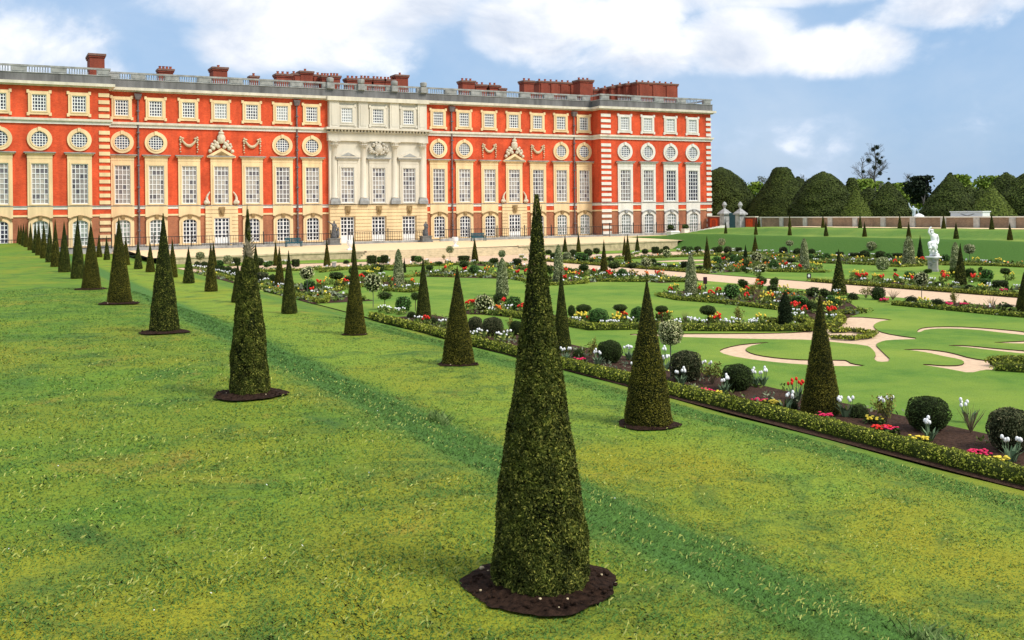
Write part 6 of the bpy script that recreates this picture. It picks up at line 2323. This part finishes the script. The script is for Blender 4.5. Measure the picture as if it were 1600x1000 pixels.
def niche_wall(px0, px1, X, zb, h, label):
    _, Y0, _, _ = at_x(px0, 350, X)
    _, Y1, _, _ = at_x(px1, 350, X)
    hw = abs(Y0 - Y1) / 2
    t = thing('niche_wall', label, 'wall', (X, (Y0 + Y1) / 2, zb))
    mb = MB()
    mb.box(-0.02, 0.5, -hw, hw, 0, h)
    link('brickwork', mb.mesh('brickwork', chim_m), t)
    mb = MB()
    mb.box(-0.1, 0.6, -hw - 0.05, hw + 0.05, h, h + 0.14)
    link('coping', mb.mesh('coping', lime_m), t)
    mb = MB()
    ar = [(-hw * 0.58, 0.0), (hw * 0.58, 0.0), (hw * 0.58, h - 0.25), (-hw * 0.58, h - 0.25)]
    b = MB()
    for p in [ar]:
        b.plate(p, 0.0, -0.06)
    b.v = [(v[1], -v[0], v[2]) for v in b.v]
    link('rendered_panel', b.mesh('rendered_panel', niche_m), t, (-0.02, 0, 0))
    b = MB()
    b.plate(arch_pts(hw * 0.62, 0.9, h - 0.75, hw * 0.25), 0, -0.02)
    b.v = [(v[1], -v[0], v[2]) for v in b.v]
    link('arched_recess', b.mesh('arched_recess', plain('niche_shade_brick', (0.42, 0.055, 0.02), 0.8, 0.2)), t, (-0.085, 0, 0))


niche_wall(1106, 1126, 95.3, 1.2, 2.55, 'red brick wall with orange red arched niche beside the palace corner')
niche_wall(1163, 1180, 95.9, 2.3, 1.35, 'short orange red niche wall right of the gate')
# pier with planter at the foot of the bank, planters by the pavilion
X, Y, Z, tt = at_y(1052, 377, 114.5)
t = thing('stone_block', 'pale stone end block of the bank stair near the right pavilion', 'stone block', (X, Y, walk_z(X, Y)))
mb = MB()
mb.box(-0.75, 0.75, -0.5, 0.5, 0, 0.62)
mb.taper(-0.8, 0.8, -0.55, 0.55, 0.62, 0.8, 0.12)
link('block', mb.mesh('block', pav_m), t)
mb = MB()
for k in range(12):
    a = k / 12
    mb.box(0.8 + 8 * a, 0.8 + 8 * (a + 1 / 12), -0.25, 0.25, 0, 0.3 + 1.2 * a)
link('stair_kerb', mb.mesh('stair_kerb', pav_m), t)
for px, by, lb in ((1071, 368, 'stone planter with a small green plant before the right pavilion'), (1048, 368, 'dark planter box with clipped foliage before the right pavilion')):
    X, Y, Z, tt = at_y(px, by, 119.5)
    t = thing('planter', lb, 'planter', (X, Y, walk_z(X, Y)))
    mb = MB()
    mb.box(-0.45, 0.45, -0.4, 0.4, 0, 0.75)
    mb.box(-0.5, 0.5, -0.45, 0.45, 0.75, 0.85)
    link('pot', mb.mesh('pot', pav_m if px > 1060 else iron_m), t)
    link('plant', PB['mop'][1], t, (0, 0, 0.7), 0, (1.0, 1.0, 0.8))


# ------------------------------------------------------------------ yew domes and trees beyond the wall
def dome_mesh(prof, H, Rb, nleaf, ls, seed, mats, rough=0.05, tiers=0):
    rg = np.random.default_rng(seed)
    pf = prof_fn(prof)
    ph = rg.uniform(0, 6.28, 6)

    def lump(a, t):
        v = np.sin(a * 4 + t * 9 + ph[0]) * 0.5 + np.sin(a * 7 - t * 15 + ph[1]) * 0.4 + np.sin(a * 13 + t * 24 + ph[2]) * 0.35
        return v + (np.sin(t * 26 + np.sin(a * 3 + ph[3]) * 1.6) * 0.9 if tiers else 0)

    core = MB()
    nz, na = 22, 28
    for i in range(nz + 1):
        t = i / nz
        for k in range(na):
            a = 2 * math.pi * k / na
            r = Rb * float(pf(t)) * (1 + rough * float(lump(a, t))) * 0.97
            core.v.append((r * math.cos(a), r * math.sin(a), t * H))
    for i in range(nz):
        for k in range(na):
            q = (k + 1) % na
            core.f.append((i * na + k, i * na + q, (i + 1) * na + q, (i + 1) * na + k))
            core.m.append(0)
    core.f.append(tuple(nz * na + k for k in range(na)))
    core.m.append(0)
    tt = rg.uniform(0.05, 1, nleaf * 3)
    tt = tt[rg.uniform(0, 1, nleaf * 3) < np.maximum(pf(tt), 0.1)][:nleaf]
    n = len(tt)
    aa = rg.uniform(0, 6.28, n)
    rr = Rb * pf(tt) * (1 + rough * lump(aa, tt)) + rg.uniform(-0.5, 0.4, n) * ls * 0.4
    # also cover the flat crown
    cap = rg.uniform(0, 1, n) < 0.06
    rr = np.where(cap, rr * rg.uniform(0, 1, n), rr)
    tt = np.where(cap, 1 - 0.004 * rg.uniform(0, 1, n), tt)
    rr = np.where(cap, Rb * pf(np.ones(n)) * np.sqrt(rg.uniform(0, 1, n)), rr)
    P = np.stack([rr * np.cos(aa), rr * np.sin(aa), tt * H], 1)
    sl = 0.45
    N = np.stack([np.cos(aa) * (1 - sl), np.sin(aa) * (1 - sl), np.full(n, sl)], 1)
    N /= np.linalg.norm(N, axis=1, keepdims=True)
    V = leaves(P, N, ls, rg, 0.3, 0.7)
    return quads_mesh('foliage', V, n, mats, core=core)


dome_in = plain('dome_inner', (0.022, 0.030, 0.008), 0.9, 0.4, 2.5, 0.1, 0.8)
dome_in2 = plain('light_dome_inner', (0.045, 0.062, 0.014), 0.9, 0.4, 2.5, 0.1, 0.8)
P_ROUND = [(0, 1.0), (0.2, 0.93), (0.45, 0.80), (0.7, 0.58), (0.85, 0.40), (0.95, 0.22), (1, 0.05)]
P_FLAT = [(0, 1.0), (0.2, 0.93), (0.45, 0.72), (0.65, 0.5), (0.82, 0.33), (0.97, 0.22), (1, 0.15)]
P_CONE = [(0, 1.0), (0.3, 0.80), (0.6, 0.5), (0.8, 0.27), (0.92, 0.13), (1, 0.03)]
P_BELL = [(0, 1.0), (0.3, 0.84), (0.55, 0.63), (0.75, 0.40), (0.88, 0.24), (0.96, 0.13), (1, 0.03)]
DOMES = [
    (1126, 262, 66, 112, P_ROUND, 0, 1, 'huge rough dark yew mound right beside the palace corner'),
    (1221, 262, 60, 116, P_FLAT, 0, 0, 'tall flat topped yew mound behind the gate'),
    (1247, 277, 36, 128, P_ROUND, 0, 0, 'rounded yew top peeping out right of the flat topped mound'),
    (1286, 269, 60, 108, P_ROUND, 0, 1, 'broad round yew dome behind the brick wall, widest of all'),
    (1331, 279, 30, 126, P_FLAT, 0, 0, 'narrow flat topped yew behind the bright yew cone'),
    (1337, 294, 31, 101.5, P_CONE, 1, 0, 'brighter pointed yew cone close behind the wall, left of its twin'),
    (1358, 293, 30, 122, P_ROUND, 0, 0, 'small rounded yew top left of the bell shaped dome'),
    (1388, 285, 45, 108, P_BELL, 0, 1, 'bell shaped dark yew dome left of the white cover'),
    (1485, 271, 58, 108, P_CONE, 0, 1, 'tall pointed dark yew with tiered foliage behind the wall'),
    (1514, 291, 30, 124, P_ROUND, 0, 0, 'small round yew top right of the tall pointed yew'),
    (1532, 293, 40, 116, P_CONE, 0, 0, 'sloping yew flank behind the right bright cone'),
    (1549, 290, 46, 102, P_CONE, 1, 0, 'brighter broad yew cone close behind the wall, right of the white slab'),
    (1572, 271, 44, 120, P_ROUND, 0, 0, 'dark rounded yew top near the right edge, left of the largest mound'),
    (1612, 268, 66, 108, P_ROUND, 0, 1, 'large dark yew mound cut by the right edge'),
]
for i, (px, top, hw, X, prof, lite, tier, lb) in enumerate(DOMES):
    x, y, zt, tt = at_x(px, top, X)
    zb = 2.2
    H = zt - zb
    rb = hw * tt / 1600
    ls = 0.24 if X < 118 else 0.34
    n = int(min(16000, 900 + rb * H * 1.6 / (ls * ls) * 9))
    t = thing('yew_dome', lb, 'clipped yew', (x, y, zb), 'giant clipped yews beyond the wall')
    link('foliage', dome_mesh(prof, H, rb, n, ls, 500 + i, [dome_in2 if lite else dome_in, dome_light_m if lite else dome_m], 0.035 if tier else 0.012, tier), t)
    tm = MB()
    tm.tube((0, 0, -0.2), (0, 0, H * 0.5), 0.35, 0.2, 8)
    link('trunk', tm.mesh('trunk', bark_m), t)


def branch_tree(mb, p, d, L, r, depth, rg, tips, spread=0.55, up=0.15, n=5):
    q = p + d * L
    mb.tube(p, q, r, r * 0.72, n if depth > 1 else 4)
    if depth == 0:
        tips.append(q)
        return
    k = 2 if rg.random() < 0.55 else 3
    for i in range(k):
        nd_ = (d + Vector((rg.gauss(0, spread), rg.gauss(0, spread), rg.gauss(up, spread * 0.6)))).normalized()
        branch_tree(mb, q, nd_, L * rg.uniform(0.62, 0.85), r * 0.66, depth - 1, rg, tips, spread, up, n)
    if depth > 2 and rg.random() < 0.8:
        nd_ = (d + Vector((rg.gauss(0, 0.8), rg.gauss(0, 0.8), 0.2))).normalized()
        branch_tree(mb, p + d * L * 0.6, nd_, L * 0.55, r * 0.4, depth - 2, rg, tips, spread, up, n)


def leafy_tree(px, top, hw, X, zb, label, mat, seed, nleaf=3000, ls=0.45, dense=1.0, group='trees beyond the yew mounds'):
    x, y, zt, tt = at_x(px, top, X)
    H = zt - zb
    Rr = hw * tt / 1600
    rg = random.Random(seed)
    g = np.random.default_rng(seed)
    t = thing('leafy_tree', label, 'tree', (x, y, zb), group)
    mb = MB()
    tips = []
    branch_tree(mb, Vector((0, 0, 0)), Vector((0, 0, 1)), H * 0.3, H * 0.03, 5, rg, tips, 0.45, 0.12)
    T = np.array([list(v) for v in tips])
    # fit the tips into the crown
    sc = np.array([Rr / max(1e-3, np.abs(T[:, :2]).max())] * 2 + [H / max(T[:, 2].max(), 1e-3)])
    mb.v = [(v[0] * sc[0], v[1] * sc[1], v[2] * sc[2]) for v in mb.v]
    link('trunk', mb.mesh('trunk', greybark_m), t)
    T = T * sc
    idx = g.integers(0, len(T), nleaf)
    P = T[idx] + g.normal(size=(nleaf, 3)) * Rr * 0.13
    P[:, 2] = np.minimum(P[:, 2], H)
    N = sphere_pts(nleaf, g)
    link('crown', quads_mesh('crown', leaves(P, N, ls, g, 0.9, 0.7), nleaf, [mat]), t)


leafy_tree(1170, 285, 18, 150, 2.2, 'pale green spring tree between the rough mound and flat topped yew', spring_m, 1, 1500, 0.5)
leafy_tree(1350, 281, 22, 150, 2.2, 'lime green rounded tree below the bare tree', spring_m, 2, 5200, 0.6)
leafy_tree(1408, 287, 24, 150, 2.2, 'lime green spring foliage right of the bell shaped dome', spring_m, 3, 6000, 0.6)
leafy_tree(1432, 289, 26, 155, 2.2, 'lime green spring foliage left of the dark cedar', spring_m, 4, 6000, 0.6)
leafy_tree(1497, 274, 20, 150, 2.2, 'lime green tree rising right of the pointed dark yew', spring_m, 5, 3200, 0.5)
leafy_tree(1535, 276, 27, 160, 2.2, 'pale spring tree with visible branches near the right edge', spring_m, 6, 1800, 0.5)
leafy_tree(1565, 280, 22, 170, 2.2, 'pale green tree half hidden behind the right yew mounds', spring_m, 7, 2500, 0.5)
leafy_tree(1376, 284, 20, 165, 2.2, 'yellowish tree tops directly under the bare tree', spring_m, 8, 2500, 0.5)
leafy_tree(1447, 276, 27, 118, 2.2, 'dark irregular cedar left of the pointed dark yew', cedar_m, 9, 5200, 0.5)
leafy_tree(1190, 276, 20, 170, 2.2, 'grey thin twigged tree behind the flat topped yew', plain('grey_green_twigs', (0.14, 0.15, 0.13), 0.9, 0.3), 10, 600, 0.35)


def bare_tree(px, top, foot, hw, X, label, seed, clumps):
    x, y, zt, tt = at_x(px, top, X)
    zb = 2.2
    H = zt - zb
    Rr = hw * tt / 1600
    rg = random.Random(seed)
    t = thing('bare_tree', label, 'tree', (x, y, zb), 'leafless trees on the skyline')
    mb = MB()
    tips = []
    # a straight leader with whorls of rising limbs
    prev = Vector((0, 0, 0))
    nseg = 12
    for k in range(nseg):
        nxt = Vector((rg.gauss(0, 0.12), rg.gauss(0, 0.12), H * (k + 1) / nseg))
        r0 = H * 0.016 * (1 - k / (nseg + 1)) + 0.03
        mb.tube(prev, nxt, r0 * 1.1, r0, 7)
        if k > 3:
            f = (k - 3) / (nseg - 3)
            ln = Rr * (1.0 - 0.5 * abs(f - 0.35) * 1.6)
            for j in range(3):
                a = rg.uniform(0, 6.28)
                d = Vector((math.cos(a), math.sin(a), 0.75)).normalized()
                branch_tree(mb, prev, d, ln * 0.42, r0 * 0.5, 4, rg, tips, 0.42, 0.1, 4)
        prev = nxt
    link('trunk', mb.mesh('trunk', greybark_m), t)
    for (cx, cy, cr) in clumps:
        X_, Y_, Z_, t_ = at_x(cx, cy, X)
        r = cr * t_ / 1600
        me = shell_shrub('mistletoe_clump', [(0, 0, 0, r, r, r)], 160, r * 0.5, [yew_in, dark_yew_m], seed + int(cx), 0, 0.75, 0.1, -99)
        link('mistletoe_clump', me, t, (X_ - x, Y_ - y, Z_ - zb))


bare_tree(1367, 226, 330, 24, 160, 'tall bare tree with dark mistletoe balls on the skyline', 21,
          [(1364, 233.5, 3.2), (1370, 230, 3.4), (1371, 241, 2.6), (1357, 251, 3.6), (1374, 253, 3.6), (1370, 248, 2.5), (1366, 262, 3.2), (1375, 271, 3.0), (1378, 246, 1.8)])
bare_tree(1347, 247, 330, 22, 162, 'smaller bare tree leaning beside the tall bare tree', 22, [(1349, 268, 2.6)])
bare_tree(1419, 272, 330, 15, 170, 'low bare tree right of the tall one on the skyline', 23, [(1389, 279.5, 2.0)])
bare_tree(1256, 273, 330, 13, 175, 'faint bare tree between two yew domes', 24, [])

# white things standing beyond the wall
X, Y, Z, tt = at_x(1436, 341, 99)
t = thing('white_fountain_cover', 'white domed cover behind the wall right of the bell shaped yew', 'cover', (X, Y, 3.0))
mb = MB()
s = tt / 1600
mb.lathe([(10.5 * s, 0), (10.5 * s, 4 * s), (9.5 * s, 7 * s), (7 * s, 10.5 * s), (3 * s, 13 * s), (0.05, 13.6 * s)], 0, 0, 0, 18)
link('shell', mb.mesh('shell', marble_m, smooth=True), t, None, 0, (1, 1, 1))
mb = MB()
mb.lathe([(11.2 * s, 0.0), (11.2 * s, 1.5 * s), (10.6 * s, 1.6 * s)], 0, 0, 0, 18)
link('rim', mb.mesh('rim', marble_m), t)
X, Y, Z, tt = at_x(1428, 330, 104)
s = tt / 1600
t = thing('white_garden_figure', 'small bluish white garden figure before the dark cedar', 'statue', (X, Y, 2.2))
hz = at_x(1424, 316, 104)[2] - 2.2
GJ = {'pelvis': (0, 0, 0.5, 0.06), 'chest': (0.0, 0, 0.7, 0.07), 'neck': (-0.02, 0, 0.79, 0.03), 'head': (-0.03, 0, 0.86, 0.05), 'sl': (-0.1, 0, 0.74, 0.035), 'el': (-0.17, 0, 0.85, 0.028), 'hl': (-0.2, 0, 0.98, 0.02), 'sr': (0.1, 0, 0.74, 0.035), 'er': (0.17, 0, 0.62, 0.028),
      'hr': (0.18, -0.03, 0.5, 0.02), 'kl': (-0.05, -0.02, 0.28, 0.045), 'al': (-0.05, 0, 0.04, 0.03), 'kr': (0.06, 0.02, 0.28, 0.045), 'ar': (0.09, 0.03, 0.04, 0.03)}
GB = [('pelvis', 'chest'), ('chest', 'neck'), ('neck', 'head'), ('chest', 'sl'), ('sl', 'el'), ('el', 'hl'), ('chest', 'sr'), ('sr', 'er'), ('er', 'hr'), ('pelvis', 'kl'), ('kl', 'al'), ('pelvis', 'kr'), ('kr', 'ar')]
o = figure('figure_body', GJ, GB, plain('pale_blue_stone', (0.62, 0.70, 0.78), 0.6, 0.1), (0, 0, 0), -HEAD, hz, None, None)
o.parent = t
X, Y, Z, tt = at_x(1510, 339, 98.5)
_, Y2, _, _ = at_x(1541, 339, 98.5)
_, Y1, _, _ = at_x(1491, 339, 98.5)
t = thing('white_slab', 'long white slab shaped canopy behind the garden wall', 'canopy', (98.5, (Y1 + Y2) / 2, 3.55))
L = abs(Y1 - Y2) / 2
mb = MB()
mb.box(-0.6, 0.6, -L, L, 0, 0.62)
mb.box(-0.7, 0.7, -L - 0.08, L + 0.08, 0.62, 0.72)
link('canopy_top', mb.mesh('canopy_top', marble_m), t)
mb = MB()
for k in range(12):
    a = math.pi * k / 11
    mb.blob((-0.62, L * 0.3 - L * 0.75 * (k / 11), 0.42 - 0.16 * math.sin(a)), (0.03, 0.2, 0.035), 0, 6, 4)
link('painted_swag', mb.mesh('painted_swag', grey2_m), t)
for yy in (-L * 0.9, L * 0.9):
    mb = MB()
    mb.box(-0.5, 0.5, -0.15, 0.15, -1.4, 0)
    link('support', mb.mesh('support', marble_m), t, (0, yy, 0))

# ------------------------------------------------------------------ light, sky
SUN_AZ = R(148)      # clockwise from +Y
SUN_EL = R(48)
w = bpy.data.worlds.new('World')
S.world = w
w.use_nodes = True
nt = w.node_tree
bg = nt.nodes['Background']
bg.inputs['Strength'].default_value = 0.12
sky = nt.nodes.new('ShaderNodeTexSky')
sky.sky_type = 'NISHITA'
sky.sun_disc = False
sky.sun_elevation = SUN_EL
sky.sun_rotation = SUN_AZ
sky.air_density = 1.0
sky.dust_density = 1.5
sky.ozone_density = 1.5
tc = nt.nodes.new('ShaderNodeTexCoord')
sep = nt.nodes.new('ShaderNodeSeparateXYZ')
nt.links.new(tc.outputs['Generated'], sep.inputs[0])


def math_n(op, a, b=None, c=None, clamp=False):
    m = nt.nodes.new('ShaderNodeMath')
    m.operation = op
    m.use_clamp = clamp
    for s, v in zip(m.inputs, (a, b, c)):
        if v is None:
            continue
        if isinstance(v, (int, float)):
            s.default_value = v
        else:
            nt.links.new(v, s)
    return m.outputs[0]


az = math_n('ARCTAN2', sep.outputs[0], sep.outputs[1])
el = math_n('ARCSINE', sep.outputs[2])
cmb = nt.nodes.new('ShaderNodeCombineXYZ')
nt.links.new(az, cmb.inputs[0])
nt.links.new(math_n('MULTIPLY', el, 1.45), cmb.inputs[1])
vec = cmb.outputs[0]
n1 = noise_tex(nt, vec, 7.0, 9, 0.56, 0.35)
n2 = noise_tex(nt, vec, 2.3, 7, 0.6, 0.2)
n3 = noise_tex(nt, vec, 16.0, 6, 0.55, 0.3)


def skydir(px, py):
    d = ray(px, py)
    return math.atan2(d[0], d[1]), math.atan2(d[2], math.hypot(d[0], d[1]))


# cumulus banks: (azimuth, elevation, half widths, weight)
CL = [(500, 20, 265, 100, 1.25), (380, 72, 155, 55, 1.1), (640, 5, 150, 70, 0.95), (830, 42, 135, 66, 1.25), (985, 25, 120, 80, 1.2), (1010, 82, 120, 55, 1.1), (1145, 60, 125, 64, 1.25), (1170, 90, 115, 40, 1.2), (1300, 78, 165, 44, 1.2), (1490, 12, 140, 44, 0.95), (1050, 0, 150, 40, 0.9),
      (1230, 0, 200, 18, 0.7), (60, 70, 210, 90, 0.62), (1330, 60, 190, 30, 0.55), (1220, 246, 40, 14, 0.02)]
mask = None
for (px, py, rx, ry, wt_) in CL:
    a0, e0 = skydir(px, py)
    a1, _ = skydir(px + rx, py)
    _, e1 = skydir(px, py - ry)
    du = math_n('DIVIDE', math_n('SUBTRACT', az, a0), abs(a1 - a0))
    dv = math_n('DIVIDE', math_n('SUBTRACT', el, e0), abs(e1 - e0))
    rr = math_n('SQRT', math_n('ADD', math_n('MULTIPLY', du, du), math_n('MULTIPLY', dv, dv)))
    e_ = math_n('MULTIPLY', math_n('SUBTRACT', 1.15, rr), wt_)
    mask = e_ if mask is None else math_n('MAXIMUM', mask, e_)
# wide cloud deck above the view, so that the whole dome is a broken overcast
deck = math_n('MULTIPLY', math_n('SUBTRACT', el, R(12.5)), 5.0, clamp=True)
deck = math_n('SUBTRACT', math_n('ADD', math_n('MULTIPLY', deck, 0.9), math_n('MULTIPLY', n2, 1.2)), 0.85)
behind = math_n('SUBTRACT', math_n('MULTIPLY', n2, 1.6), 0.7)
mask = math_n('MAXIMUM', mask, deck)
dens = math_n('ADD', mask, math_n('MULTIPLY', math_n('SUBTRACT', n1, 0.5), 2.1))
dens = math_n('ADD', dens, math_n('MULTIPLY', math_n('SUBTRACT', n3, 0.5), 1.0))
mr = nt.nodes.new('ShaderNodeMapRange')
mr.interpolation_type = 'SMOOTHSTEP'
mr.inputs['From Min'].default_value = 0.02
mr.inputs['From Max'].default_value = 0.5
nt.links.new(dens, mr.inputs['Value'])
cov = mr.outputs[0]
K = 1 / 0.12
# thin grey blue veil under the cumulus
veil = mix(nt, ramp(nt, n2, [(0.35, (0, 0, 0)), (0.65, (1, 1, 1))]), tuple(K * c for c in (0.24, 0.42, 0.68)), tuple(K * c for c in (0.46, 0.58, 0.76)))
base = mix(nt, 0.78, sky.outputs[0], veil)
off = nt.nodes.new('ShaderNodeVectorMath')
off.operation = 'ADD'
off.inputs[1].default_value = (0.012, 0.055, 0)
nt.links.new(vec, off.inputs[0])
n1b = noise_tex(nt, off.outputs[0], 7.0, 9, 0.56, 0.35)
relief = math_n('ADD', math_n('MULTIPLY', math_n('SUBTRACT', n1, n1b), 2.6), 0.62, clamp=True)
ccol = mix(nt, relief, tuple(K * c for c in (0.46, 0.54, 0.68)), tuple(K * c for c in (0.96, 0.96, 0.97)))
ccol = mix(nt, ramp(nt, dens, [(0.2, (1, 1, 1)), (0.75, (0, 0, 0))]), ccol, tuple(K * c for c in (0.50, 0.61, 0.77)))
col = mix(nt, cov, base, ccol)
nt.links.new(col, bg.inputs['Color'])

sl = bpy.data.lights.new('sun', 'SUN')
sl.energy = 2.7
sl.angle = R(18)
sl.color = (1.0, 0.94, 0.83)
so = bpy.data.objects.new('sun', sl)
COL.objects.link(so)
dirv = Vector((math.sin(SUN_AZ) * math.cos(SUN_EL), math.cos(SUN_AZ) * math.cos(SUN_EL), math.sin(SUN_EL)))
so.rotation_euler = dirv.to_track_quat('Z', 'Y').to_euler()
so.location = (0, -20, 40)

S.view_settings.view_transform = 'Standard'
S.view_settings.look = 'None'
S.view_settings.exposure = 0.3
S.view_settings.gamma = 1.0
S.render.engine = 'CYCLES'
S.cycles.max_bounces = 5
S.cycles.diffuse_bounces = 2
S.cycles.glossy_bounces = 2
S.cycles.use_denoising = True
